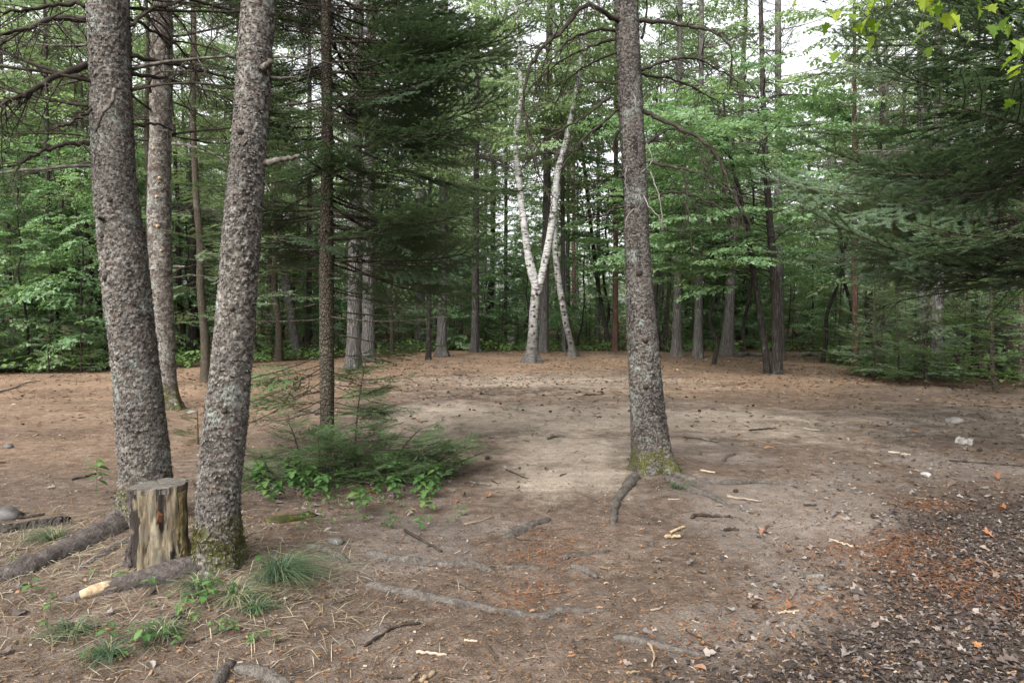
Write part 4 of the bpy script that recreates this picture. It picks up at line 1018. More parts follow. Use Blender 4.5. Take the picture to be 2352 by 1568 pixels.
# trunks one can tell apart round the clearing: (label, distance, rows, bark, crown, top, flare)
FAR = [
    ('near one of the twin broad furrowed pines behind the slender fir', 20.7, [(847, 793, 829), (760, 797, 828), (600, 800, 829), (300, 806, 832), (0, 812, 836)], 'pine', 'pine', 19, .25),
    ('farther of the twin broad furrowed pines behind the slender fir', 23.7, [(832, 829, 862), (760, 831, 861), (600, 833, 860), (300, 838, 862), (0, 842, 864)], 'pine', 'pine', 20, .25),
    ('leaning grey trunk in the dark shade between mossy-footed spruce and slender fir', 27.6, [(818, 672, 694), (740, 660, 681), (640, 646, 666), (500, 632, 650), (200, 610, 626)], 'pine', 'pine', 17, .2),
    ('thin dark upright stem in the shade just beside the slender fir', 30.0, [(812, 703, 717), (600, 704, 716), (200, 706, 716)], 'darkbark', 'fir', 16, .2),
    ('brown grey pine set back behind the gnarled thin stem', 35.8, [(796, 952, 977), (700, 955, 976), (500, 958, 977), (0, 964, 978)], 'pine', 'pine', 22, .3),
    ('gnarled thin stem with a knotted foot in front of a pine', 25.3, [(825, 977, 991), (780, 979, 990), (700, 980, 991), (500, 983, 993), (0, 984, 992)], 'darkbark', 'leafy', 15, .15),
    ('pale grey pine with a green mossy foot beside the gnarled thin stem', 27.3, [(818, 1003, 1028), (760, 1004, 1027), (600, 1007, 1028), (300, 1010, 1028), (0, 1014, 1029)], 'pine', 'pine', 20, .4),
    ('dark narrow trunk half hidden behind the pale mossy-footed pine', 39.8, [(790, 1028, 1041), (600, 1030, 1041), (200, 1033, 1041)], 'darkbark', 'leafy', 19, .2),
    ('straight grey pine with spreading root flares left of the white birch', 30.6, [(808, 1081, 1101), (740, 1083, 1101), (600, 1085, 1100), (300, 1088, 1101), (0, 1091, 1102)], 'pine', 'pine', 20, .6),
    ('crooked dark trunk with a kink halfway up near the white birch', 44.8, [(783, 1121, 1136), (730, 1122, 1137), (690, 1117, 1134), (650, 1123, 1136), (560, 1126, 1138), (300, 1130, 1140), (0, 1133, 1141)], 'darkbark', 'leafy', 22, .2),
    ('thin straight dark stem behind the little pale stump', 39.0, [(790, 1157, 1166), (500, 1158, 1166), (0, 1160, 1166)], 'darkbark', 'fir', 20, .2),
    ('grey pine trunk directly behind the forked white birch', 29.9, [(810, 1237, 1260), (700, 1240, 1260), (500, 1246, 1264), (0, 1256, 1270)], 'pine', 'pine', 20, .3),
    ('slim grey stem crossing behind the leaning birch foot', 30.6, [(808, 1290, 1301), (600, 1288, 1298), (0, 1286, 1294)], 'pine', 'leafy', 17, .2),
    ('slim reddish pine stem just beyond the leaning birch', 44.8, [(783, 1313, 1323), (500, 1314, 1322), (0, 1316, 1322)], 'pine_red', 'pine', 24, .15),
    ('thin pale grey stem left of the slanting dark pole', 37.0, [(793, 1370, 1379), (500, 1370, 1378), (0, 1372, 1378)], 'pine', 'leafy', 18, .2),
    ('thin dark pole slanting against the brown trunk beyond the clearing', 32.6, [(803, 1396, 1405), (715, 1380, 1389), (624, 1365, 1374), (400, 1340, 1348)], 'darkbark', 'leafy', 13, .2),
    ('straight dark brown trunk beside the slanting pole', 30.6, [(808, 1406, 1420), (600, 1408, 1420), (300, 1410, 1420), (0, 1412, 1421)], 'pine_red', 'fir', 19, .2),
    ('straight grey trunk standing just right of the lone spruce', 27.0, [(819, 1541, 1567), (760, 1544, 1565), (600, 1548, 1566), (300, 1552, 1567), (0, 1556, 1568)], 'pine', 'pine', 20, .3),
    ('lichen-spotted trunk in the middle of three grey trunks', 25.9, [(823, 1591, 1615), (740, 1594, 1614), (600, 1598, 1614), (300, 1603, 1616), (0, 1606, 1617)], 'pine', 'leafy', 19, .3),
    ('grey trunk with a wide flared foot leaning beyond the fallen birch logs', 28.0, [(815, 1652, 1684), (760, 1659, 1686), (677, 1667, 1688), (500, 1680, 1698), (200, 1698, 1710)], 'pine', 'pine', 20, .5),
    ('tall straight grey pine right behind the double-stemmed maple', 27.0, [(818, 1776, 1802), (600, 1777, 1800), (300, 1779, 1796), (0, 1780, 1794)], 'pine', 'pine', 21, .25),
    ('thin pale stem farther off in the green opening right of the maple', 45.0, [(784, 1853, 1864), (500, 1854, 1863), (300, 1855, 1862)], 'pine', 'leafy', 11, .2),
    ('slim brown trunk at the shaded edge below the sweeping boughs', 20.5, [(848, 1958, 1974), (700, 1957, 1971), (500, 1957, 1969), (200, 1958, 1967)], 'pine_red', 'fir', 15, .25),
    ('left of two broad grey trunks under the sweeping boughs', 18.2, [(864, 2100, 2132), (700, 2102, 2130), (500, 2104, 2130), (0, 2108, 2128)], 'pine', 'pine', 17, .25),
    ('right of two broad grey trunks under the sweeping boughs', 17.6, [(868, 2134, 2172), (700, 2138, 2168), (500, 2142, 2168), (0, 2148, 2168)], 'pine', 'pine', 17, .3),
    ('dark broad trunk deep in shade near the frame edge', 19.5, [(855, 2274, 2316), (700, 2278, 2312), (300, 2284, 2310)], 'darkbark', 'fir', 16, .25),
    ('thin dark stem in the leafy thicket behind the thickest spruce', 23.0, [(832, 108, 122), (500, 104, 116), (100, 100, 110)], 'darkbark', 'leafy', 15, .2),
    ('dark upright trunk in the gap between the two spruces by the stump', 26.0, [(822, 432, 452), (600, 434, 450), (200, 436, 450)], 'darkbark', 'fir', 17, .2),
]
PC = {}
for kind, z1, reach, n in (('pine', 11, 2.8, 40), ('leafy', 10, 2.8, 26), ('fir', 11, 2.2, 46)):
    for v in range(1):
        p = np.array([[0, 0, 0], [0, 0, z1]]); PC[kind, v] = PC[kind, 1] = crown_mb(kind, p, 0, z1, reach, n, 700 + v + len(kind), (-5, 3) if kind != 'leafy' else None, 40 if kind != 'leafy' else 0).mesh('crown', [M['deadwood'], M[{'pine': 'needle_pine', 'leafy': 'leaf_far', 'fir': 'needle_far'}[kind]]])
for k, (label, d, rows, bark, ck, top, fl) in enumerate(FAR):
    path, rad = px_path(rows, d, None, top)
    base = path[0].copy(); base[2] = H(base[0], base[1])
    t = empty('forest_tree', base, label, 'tree')
    tm = trunk_mb(path, rad, base, 24, .12, 800 + k, fl, .3, 5, None, .045, .4)
    obj('trunk', tm.mesh('trunk', [M[bark]]), t)
    zc = max(top - 11.5, 4.5); c, r = along(tm, zc)
    obj('crown', PC[ck, k % 2], t, M=np.array(Matrix.Translation(c.tolist()) @ Matrix.Rotation(k * 1.3, 4, 'Z')))

# birches
def birch(label, d, stems, seed, dead=6):
    base = P((stems[0][0][1] + stems[0][0][2]) / 2, stems[0][0][0], d); base[2] = H(base[0], base[1])
    t = empty('birch_tree', base, label, 'tree')
    for k, (rows) in enumerate(stems):
        path, rad = px_path(rows, d, None, 17 - k if len(rows) > 4 else None)
        tm = trunk_mb(path, rad * (.9 if k == 0 and len(rows) > 9 else 1.0), base, 24, .11, seed + k, .45 if k == 0 else 0, .22, 5, None, .05, .3 if k == 0 else 0)
        obj('trunk' if k == 0 else 'stem', tm.mesh('trunk', [M['birch']]), t)
        if k == 0 and len(rows) > 8:
            for z, az, r in ((.5, -1.7, .06), (.95, -1.4, .05), (1.25, -1.9, .05), (1.6, -1.5, .055), (1.95, -1.65, .05), (2.3, -1.3, .05), (3.4, -1.7, .04), (4.4, -1.5, .035)): knot(t, tm, z, az, r)
        c, r = along(tm, 7.0)
        obj('crown', PC['leafy', k % 2], t, M=np.array(Matrix.Translation(c.tolist()) @ Matrix.Rotation(seed + k, 4, 'Z')))
    return t
birch('forked white birch with black scarred foot at the back of the clearing', 24.1,
      [[(830, 1203, 1240), (800, 1208, 1237), (740, 1213, 1238), (690, 1217, 1240), (655, 1219, 1242), (620, 1209, 1232), (560, 1200, 1219), (416, 1184, 1200), (322, 1178, 1191), (237, 1190, 1202), (138, 1189, 1199), (0, 1180, 1188)],
       [(675, 1226, 1244), (640, 1235, 1252), (560, 1251, 1268), (480, 1264, 1281), (400, 1273, 1287), (310, 1297, 1309), (168, 1325, 1334), (0, 1345, 1353)]], 901)
birch('thin white birch leaning away beside the forked one, its foot bent', 26.7,
      [[(820, 1303, 1326), (790, 1304, 1319), (740, 1292, 1307), (680, 1282, 1296), (620, 1273, 1287), (560, 1269, 1281), (450, 1272, 1282), (300, 1278, 1286), (0, 1268, 1275)]], 911)
birch('pale birch stem tucked beside the crooked dark trunk', 43.0, [[(785, 1110, 1119), (690, 1110, 1119), (600, 1111, 1119), (400, 1113, 1120), (200, 1116, 1122)]], 921)

# double-stemmed maple with layered leaf sprays
d = 18.7; base = P(1772, 861, d); base[2] = H(base[0], base[1])
maple = empty('maple_tree', base, 'double-stemmed dark maple with layered bright green leaf sprays', 'tree')
rng = np.random.default_rng(29)
for k, rows in enumerate(([(862, 1771, 1798), (780, 1772, 1797), (677, 1770, 1792), (558, 1763, 1781), (400, 1753, 1768), (200, 1746, 1758), (0, 1742, 1752)], [(860, 1755, 1772), (780, 1746, 1762), (716, 1738, 1752), (624, 1724, 1737), (500, 1705, 1716), (350, 1672, 1680)])):
    path, rad = px_path(rows, d + .1 * k, None, 11.5 if k == 0 else 7.5)
    tm = trunk_mb(path, rad, base, 24, .08, 930 + k, .2, .15, 4, None, .04, .3)
    obj('trunk', tm.mesh('trunk', [M['darkbark']]), maple)
    n = 66 if k == 0 else 48
    for j in range(n):
        z = 2.3 + (5.6 if k == 0 else 4.2) * ((j + rng.random()) / n)
        az = rng.uniform(1.7, 4.6) if rng.random() < .62 else rng.uniform(0, 6.28)
        c, r = along(tm, z); q = c + np.array([math.cos(az), math.sin(az), .2]) * rng.uniform(.0, 2.4)
        if np.linalg.norm(q - c) > .3:
            m2 = MB(); tube(m2, smooth_path([c, (c + q) / 2 + [0, 0, .08], q], 6), np.linspace(.016, .008, 6), 4, 0); br = obj('limb', m2.mesh('limb', [M['darkbark']]), maple)
        obj('branch', LEAFY[j % 4], maple, M=trs(q, az + rng.normal(0, .25), rng.uniform(-.1, .22), rng.uniform(-.15, .15), rng.uniform(.75, 1.2)))

for k, (q, dd, sc, lb) in enumerate(((1490, 25.5, .95, 'young maple just behind the lone spruce, leaves hanging at mid height'), (1640, 22.5, .85, 'leafy maple left of the double maple over the three grey trunks'), (1890, 23.5, .95, 'leafy maple right of the double maple by the opening'), (1395, 33, 1.1, 'leafy maple between white birches and lone spruce'), (1960, 27, 1.1, 'leafy maple set back behind the slim brown trunk'), (1710, 31, 1.2, 'tall leafy maple behind the fallen birch log'))):
    plant_tree('mapletall', k, (q - CX) / FPX * dd, dd, 'maple_tree', lb, None, sc, k * 1.9)

# the crowded trees behind: kinds, counts, spots
rng = np.random.default_rng(77)
spots = []
LABELS = {'fir': ('forest_fir', 'dark green fir crowding the wood behind the clearing', 'firs crowding the wood'), 'pine': ('forest_pine', 'tall slim pine with grey dead twigs in the wood behind', 'slim pines in the wood'),
          'leafy': ('forest_broadleaf', 'tall leafy green tree in the wood behind the clearing', 'leafy trees in the wood'), 'young': ('fir_sapling', 'small bushy fir sapling along the shaded edge of the wood', 'fir saplings along the edge of the wood'),
          'under': ('maple_sapling', 'young leafy maple in the thicket behind the thickest spruce', 'young maples in the side thicket')}
def where(kind, x, y):
    q = dx(x, y)
    place = ('past the stump-side frame edge' if q < -5 else 'behind the thickest spruce' if q < 330 else 'seen between the two stump-side spruces' if q < 500 else 'between slanting spruce and slender fir' if q < 735 else 'behind the slender fir boughs' if q < 1075 else
             'around the white birches' if q < 1345 else 'behind the lone spruce' if q < 1530 else 'between lone spruce and double maple' if q < 1735 else 'beyond the double maple' if q < 1940 else 'behind the sweeping fir boughs' if q < 2357 else 'past the litter-side frame edge')
    row = 'front row' if y < 36 else 'second row' if y < 48 else 'back row'
    nm, word, gr = {'fir': ('forest_fir', 'dark forest fir', 'firs'), 'pine': ('forest_pine', 'slim twiggy pine', 'pines'), 'leafy': ('forest_broadleaf', 'tall leafy tree', 'leafy trees'), 'young': ('fir_sapling', 'bushy fir sapling', 'fir saplings'), 'under': ('maple_sapling', 'low leafy maple', 'low maples')}[kind]
    return nm, f'{word}, {row} of the wood {place}', f'{gr} {place}'
def ok(x, y, r):
    for a, b, c in spots:
        if (a - x) ** 2 + (b - y) ** 2 < (r + c) ** 2 / 2: return False
    spots.append((x, y, r)); return True
def woods1(x, y): return float(woods(np.array([x]), np.array([y]))[0])
n = tries = 0
while n < 195 and tries < 9000:
    tries += 1
    y = 17 + 58 * rng.random() ** .8; x = rng.uniform(-1, 1) * (y * .86 + 5)
    if woods1(x, y - 1.5) < .9 or not ok(x, y, 1.7): continue
    q = dx(x, y); n += 1
    k = rng.choice(['pine', 'leafy', 'fir'], p=[.30, .50, .20])
    if (1092 < q < 1190 or 1795 < q < 1915 or 1330 < q < 1400) and y > 30 and rng.random() < .8:
        k = 'young'
    if 1080 < q < 1450 and y < 62 and k != 'young':
        if rng.random() < .45: continue
        if rng.random() < .6: k = 'leafy'
    if 1440 < q < 1760 and k == 'pine' and rng.random() < .5: k = 'leafy'
    if q < 300 and y < 32: k = 'leafy' if rng.random() < .6 else 'fir'
    nm, lb, gr = where(k, x, y)
    plant_tree(k, int(rng.integers(9)), x, y, nm, lb, gr, rng.uniform(.8, 1.15) if k != 'young' else rng.uniform(1, 2.0), rng.uniform(0, 6.28))
n = tries = 0
while n < 170 and tries < 7000:
    tries += 1
    x = rng.uniform(-34, 34); y = clear_edge(x) + rng.exponential(8.0) + .8
    if x > 8 and rng.random() < .4: y = rng.uniform(16, 30)
    if y < 8 or woods1(x, y) < .8 or not ok(x, y, .8): continue
    n += 1; nm, lb, gr = where('young', x, y)
    plant_tree('young', int(rng.integers(9)), x, y, nm, lb, gr, rng.choice([rng.uniform(.35, 1.0), rng.uniform(.9, 1.7)]), rng.uniform(0, 6.28))
for q, d, sc in ((-40, 20.5, 1.0), (60, 19.8, .85), (150, 21.5, 1.05), (215, 20.5, .8), (10, 24, 1.2), (120, 26, 1.25), (230, 25, 1.2), (-120, 22, 1.2), (430, 27, 1.0), (300, 24, 1.1)):
    x = (q - CX) / FPX * d; nm, lb, gr = LABELS['under']
    plant_tree('under', int(q) % 2, x, d, nm, lb, gr, sc, q * .1)
for k in range(80):
    d = rng.uniform(32.5, 54); q = rng.uniform(300, 2100); x = (q - CX) / FPX * d
    if woods1(x, d) > .8: plant_tree('under', k % 2, x, d, *where('under', x, d), rng.uniform(.6, 1.1), k * 1.1)
for q, d, sc, v in ((30, 19.6, .75, 0), (110, 19.2, .6, 2), (185, 19.5, .8, 0), (-30, 19.3, .9, 2), (240, 20.5, .7, 1)):
    plant_tree('young', v, (q - CX) / FPX * d, d, 'fir_sapling', 'low dark fir sapling at the foot of the leafy thicket', 'fir saplings under the leafy thicket', sc, q)
for q, d, sc, v, lb in ((2008, 17.0, 1.1, 0, 'dark fir sapling at the clearing edge directly below the sweeping boughs'), (2085, 17.6, .8, 2, 'low fir sapling beside the two broad grey trunks'), (1985, 22.5, 1.4, 0, 'taller fir sapling set back where the path leaves the clearing'), (2215, 16.9, 1.0, 2, 'fir sapling in front of the dark broad trunk')):
    plant_tree('young', v, (q - CX) / FPX * d, d, 'fir_sapling', lb, None, sc, q)
for q, d, sc, v, lb in ((2130, 15.8, 1.25, 0, 'bushy fir sapling in front of the left broad grey trunk'), (2290, 14.6, 1.5, 1, 'tall bushy fir sapling at the frame edge'), (2200, 18.2, 1.9, 2, 'tall young fir between the broad grey trunks and the dark one'), (2030, 18.6, 1.7, 0, 'tall young fir behind the dark sapling at the clearing edge'), (2350, 16.5, 2.0, 2, 'tallest young fir cut by the frame edge'), (2070, 16.2, .7, 1, 'knee-high fir sapling at the clearing edge'), (1930, 25.0, 1.3, 2, 'young fir beside the opening at the back of the clearing')):
    plant_tree('young', v, (q - CX) / FPX * d, d, 'fir_sapling', lb, None, sc, q)
for k, (q, d, sc, v, lb) in enumerate(((2060, 19.5, .62, 0, 'shadowy fir filling the gap behind the low sapling'), (2240, 18.5, .7, 1, 'shadowy fir behind the two broad grey trunks'), (2380, 16.5, .75, 2, 'shadowy fir at the frame edge under the sweeping boughs'),
                                      (900, 30.5, .8, 0, 'dense fir behind the twin broad pines'), (620, 28, .85, 1, 'dense fir in deep shade behind the slanting spruce'), (760, 29, .8, 2, 'dense fir behind the slender fir'))):
    plant_tree('fir', v, (q - CX) / FPX * d, d, 'fir_tree', lb, None, sc, k * 2.0)

for k, (q, d, sc, kind) in enumerate(((470, 16.5, .8, 'fir'), (345, 23, .95, 'fir'), (560, 21, .9, 'fir'), (640, 24, .95, 'fir'), (20, 27, 1.0, 'fir'), (-90, 24, 1.0, 'fir'), (180, 30, 1.0, 'fir'), (300, 31, 1.1, 'leafy'), (90, 32, 1.1, 'leafy'), (-30, 30, 1.0, 'leafy'), (420, 33, 1.1, 'leafy'), (520, 29, 1.0, 'leafy'), (240, 27, .9, 'leafy'))):
    plant_tree(kind, k, (q - CX) / FPX * d, d, 'fir_tree' if kind == 'fir' else 'broadleaf_tree', ('dark fir in the thicket on the stump side' if kind == 'fir' else 'leafy tree in the thicket on the stump side'), 'firs in the side thicket' if kind == 'fir' else 'leafy trees in the side thicket', sc, k * 1.7)
# far mass of the wood
rng = np.random.default_rng(91); mb = MB(); FARS = []
for k in range(3):
    m2 = MB(); n = 35; q = rng.normal(0, 1, (n, 3)) * [1.3, 1.0, .35]; a = rng.uniform(0, 6.28, n)
    leaves(m2, KITE, q, np.stack([np.cos(a), np.sin(a), rng.normal(-.2, .3, n)], -1), np.stack([rng.normal(0, .5, n), rng.normal(0, .5, n), np.ones(n)], -1), rng.uniform(.26, .46, n), 1, rng.random(n)); FARS.append(m2)
for k in range(155):
    y = rng.uniform(66, 98); x = rng.uniform(-1, 1) * (y * .9 + 6); h = rng.uniform(11, 22); z0 = H(x, y)
    if 1780 < dx(x, y) < 1915 or 1080 < dx(x, y) < 1450: h *= .6
    tube(mb, np.array([[x, y, z0], [x + rng.normal(0, .4), y, z0 + h]]), [.2, .06], 5, 0, cap=False)
    for j in range(34):
        z = z0 + h * rng.uniform(.02, 1) ** 1.15; mb.stamp(FARS[j % 3], trs((x + rng.normal(0, 1.2), y + rng.normal(0, 1), z), rng.uniform(0, 6.28), rng.uniform(-.3, .3), 0, rng.uniform(.7, 1.3)), rng.uniform(-.3, .3))
tag(obj('distant_forest', mb.mesh('distant_forest', [M['pine'], M['leaf_far']])), 'far green mass of forest behind the trunks', kind='stuff')

# low plants along the edges
rng = np.random.default_rng(95); mb = MB(); tmpl = []
for k in range(5):
    m2 = MB(); n = 16; az = rng.uniform(0, 6.28, n); el = rng.uniform(.1, 1.0, n); r = rng.uniform(.05, .28, n)
    pos = np.stack([np.cos(az) * r, np.sin(az) * r, .08 + .3 * rng.random(n) ** 1.3], -1)
    leaves(m2, KITE if k < 4 else MAPLE_LO, pos, np.stack([np.cos(az), np.sin(az), -.3 * el], -1), np.stack([.3 * np.cos(az), .3 * np.sin(az), np.ones(n)], -1), rng.uniform(.1, .2, n) if k < 3 else rng.uniform(.08, .14, n), 0, rng.random(n)); tmpl.append(m2)
n = 0
while n < 1300:
    x = rng.uniform(-30, 30); y = clear_edge(x) + rng.exponential(4.0) - .2
    if x > 8 and rng.random() < .5: y = rng.uniform(14.5, 31); x = right_edge(y) + rng.exponential(2.2) - .2
    w = woods1(x, y)
    if y < 9 or rng.random() > w * 1.1: continue
    n += 1; mb.stamp(tmpl[n % 5], trs((x, y, H(x, y)), rng.uniform(0, 6.28), 0, 0, rng.uniform(.5, 1.5)), rng.uniform(-.3, .3))
tag(obj('undergrowth', mb.mesh('undergrowth', [M['undergrowth']])), 'low ferns and leafy plants carpeting the edge of the wood', kind='stuff')
# ------------------------------------------------------------------ the cut stump
def mk_stump():
    s = NT('stump_wood'); v = s.co(); vs = s.co((1, 1, .16))
    st = s.attr('rnd'); n = s.noise(vs, 20, 5, .65); n2 = s.noise(v, 9, 4)
    c = s.ramp(n, [(.38, (.035, .027, .019)), (.47, (.115, .09, .058)), (.58, (.21, .175, .115)), (.75, (.31, .275, .205))])
    c = s.mix(s.ramp(n2, [(.5, 0), (.62, .85)]), c, (.10, .086, .066))
    c = s.mix(s.ramp(s.math('ADD', st, s.math('MULTIPLY', s.math('SUBTRACT', s.noise(s.co((1, 1, .35)), 22, 5, .7), .5), 1.3)), [(.5, 0), (.62, 1)]), c, (.025, .02, .017))
    return s.surf(c, .85, s.bump(s.noise(vs, 45, 5, .7), .9, .012), .15)
def mk_cut():
    s = NT('cut_wood'); v = s.co()
    w = s.n('TexWave', wave_type='RINGS', rings_direction='Z'); w.inputs['Scale'].default_value = 22; w.inputs['Distortion'].default_value = 3; s.l(v, w.inputs['Vector'])
    n = s.noise(v, 14, 5, .65)
    c = s.ramp(s.math('ADD', s.math('MULTIPLY', w.outputs['Fac'], .25), s.math('MULTIPLY', n, .8)), [(.3, (.05, .045, .038)), (.6, (.12, .108, .093)), (.85, (.2, .184, .16))])
    return s.surf(c, .9, s.bump(n, .6, .006), .12)
M['stump'] = mk_stump(); M['cut'] = mk_cut()
cs = G(372, 1290); cs[2] = H(cs[0], cs[1]) - .02
stump = empty('tree_stump', cs, 'waist-low cut tree stump with peeled pale sides between two spruce trunks', 'stump')
Hs = P(372, 1112, cs[1])[2] - cs[2]; seg, nr = 84, 50
th = np.arange(seg) * 2 * math.pi / seg; zz = np.linspace(-.08, Hs, nr); TH, ZZ = np.meshgrid(th, zz)
Rr = .147 * (1 + .06 * np.cos(2 * TH + .5) + .05 * np.cos(3 * TH + 2) + .16 * np.exp(-np.maximum(ZZ, 0) / .09) * (1 + np.cos(4 * TH + .6)) + .05 * sst(Hs * .55, Hs, ZZ))
Rr = Rr + .020 * (vnoise(np.cos(TH).ravel() * 7, np.sin(TH).ravel() * 7, ZZ.ravel() * 3, 8).reshape(TH.shape) - .5) * 2 + .010 * (vnoise(np.cos(TH).ravel() * 19, np.sin(TH).ravel() * 19, ZZ.ravel() * 7, 9).reshape(TH.shape) - .5) * 2
for ga, gw, gd in ((-2.0, .05, .02), (-1.65, .04, .016), (-1.3, .06, .012), (-.95, .05, .014), (-.6, .05, .015), (-2.5, .08, .025), (.3, .05, .02), (2.9, .06, .02)):
    Rr = Rr - gd * np.exp(-((((TH - ga + math.pi + .25 * np.sin(ZZ * 9 + ga * 3)) % (2 * math.pi)) - math.pi) / gw) ** 2) * (.4 + .6 * np.cos(ZZ * 6 + ga) ** 2)
A0 = ((TH + math.pi) % (2 * math.pi)) - math.pi
stain = np.exp(-((A0 + 1.13) / .16) ** 2) * sst(Hs * .35, Hs * .6, ZZ) + .9 * np.exp(-((A0 + 2.35 + .12 * np.sin(ZZ * 20)) / .2) ** 2) * (1 - .4 * sst(Hs * .5, Hs, ZZ)) + .55 * np.exp(-((A0 + .75) / .18) ** 2) * (1 - sst(.1, .25, ZZ)) + .15
V = np.stack([Rr * np.cos(TH), Rr * np.sin(TH), ZZ + .05 * Rr * np.cos(TH) * sst(.5, 1, ZZ / Hs)], -1)
i = np.arange(nr - 1)[:, None] * seg; j = np.arange(seg)[None]; j2 = (j + 1) % seg
mb = MB(); mb.add(V.reshape(-1, 3), None, np.stack([i + j, i + j2, i + seg + j2, i + seg + j], -1).reshape(-1, 4), 0, np.clip(stain[:-1], 0, 1).ravel(), True)
obj('body', mb.mesh('body', [M['stump']]), stump)
mb = MB(); rt = V[-1][:, :2]; rings = []; fr = [(.99, -.03), (1.0, -.006)] + [(f_, .003) for f_ in (.985, .93, .85, .76, .66, .56, .46, .36, .26, .16, .07)]
for f, z in fr:
    ck = sum(dp * np.exp(-((((th - ga + math.pi) % (2 * math.pi)) - math.pi) / (wd / max(f, .12))) ** 2) * sst(lo, lo + .3, np.full(seg, f)) for ga, wd, dp, lo in ((-1.9, .03, .006, .1), (.6, .03, .007, .3), (2.2, .03, .008, .05), (-.7, .025, .005, .35), (3.4, .03, .006, .2)))
    rings.append(np.column_stack([rt * f, np.full(seg, Hs + z) + .008 * (vnoise(rt[:, 0] * 25 * f, rt[:, 1] * 25 * f, None, 4) - .5) + .05 * rt[:, 0] * f - ck * (f < .995)]))
nrg = len(rings); Vc = np.vstack(rings + [np.array([[0, 0, Hs]])]); i = np.arange(nrg - 1)[:, None] * seg
mb.add(Vc, np.stack([(nrg - 1) * seg + np.arange(seg), (nrg - 1) * seg + (np.arange(seg) + 1) % seg, np.full(seg, nrg * seg)], -1), np.stack([i + j, i + j2, i + seg + j2, i + seg + j], -1).reshape(-1, 4), 0, .5)
obj('cut_face', mb.mesh('cut_face', [M['cut']]), stump)
def strip(a0, a1, z0, z1, mat, seed, thick=.014):
    n, m = 14, 26; mb = MB(); rng = np.random.default_rng(seed); P1 = []
    for z in np.linspace(z0, z1, m):
        k = (z + .08) / (Hs + .08) * (nr - 1); k0 = int(np.clip(k, 0, nr - 1)); w = .10 * (vnoise(np.array([z * 22]), np.array([seed * 1.0]))[0] - .5) * 2
        for a in np.linspace(a0 + w, a1 - w * .7, n):
            r = Rr[k0, int(a / (2 * math.pi) * seg) % seg] + thick * (.6 + .8 * vnoise(np.array([a * 9]), np.array([z * 30]), None, seed)[0])
            P1.append([r * math.cos(a), r * math.sin(a), z])
    P1 = np.array(P1); inner = P1 * [.93, .93, 1]; i = (np.arange(m - 1)[:, None] * n + np.arange(n - 1)[None]).ravel(); q = np.stack([i, i + 1, i + n + 1, i + n], -1)
    e1 = (np.arange(m - 1) * n); N = n * m; side = [np.stack([e1, e1 + n, e1 + n + N, e1 + N], -1), np.stack([e1 + n - 1, e1 + n - 1 + N, e1 + 2 * n - 1 + N, e1 + 2 * n - 1], -1)]
    b = np.arange(n - 1); side += [np.stack([b, b + N, b + 1 + N, b + 1], -1), np.stack([b + (m - 1) * n, b + 1 + (m - 1) * n, b + 1 + (m - 1) * n + N, b + (m - 1) * n + N], -1)]
    mb.add(np.vstack([P1, inner]), None, np.vstack([q, q[:, ::-1] + N] + side), 0, .4, False)
    return obj('bark_strip', mb.mesh('bark_strip', [M[mat]]), stump)
tag(strip(math.pi * 1.03, math.pi * 1.2, 0, Hs - .02, 'rootbrown', 3), 'dark remaining bark on the side')
tag(strip(-.5, -.12, .04, Hs - .03, 'rootyellow' if 'rootyellow' in M else 'bareroot', 4, .008), 'yellowish weathered strip of bark')
mb = MB(); q = np.array([[.052, -.152, .0], [.078, -.146, .01], [.082, -.142, .055], [.06, -.15, .085], [.055, -.156, .03], [.064, -.172, .02], [.068, -.168, .045]]) + [0, 0, Hs * .6]
mb.add(q, [[0, 1, 5], [1, 2, 6], [1, 6, 5], [2, 3, 6], [3, 4, 6], [4, 5, 6], [4, 0, 5]], None, 0, .5); obj('splinter', mb.mesh('splinter', [M['splinter']]), stump)
tag(obj('moss', moss_mb(type('q', (), {'grid': (V, np.column_stack([np.zeros(nr), np.zeros(nr), zz]), zz, 0, 0)}), 5000, .10, 77).mesh('moss', [M['moss']]), stump), kind='stuff')

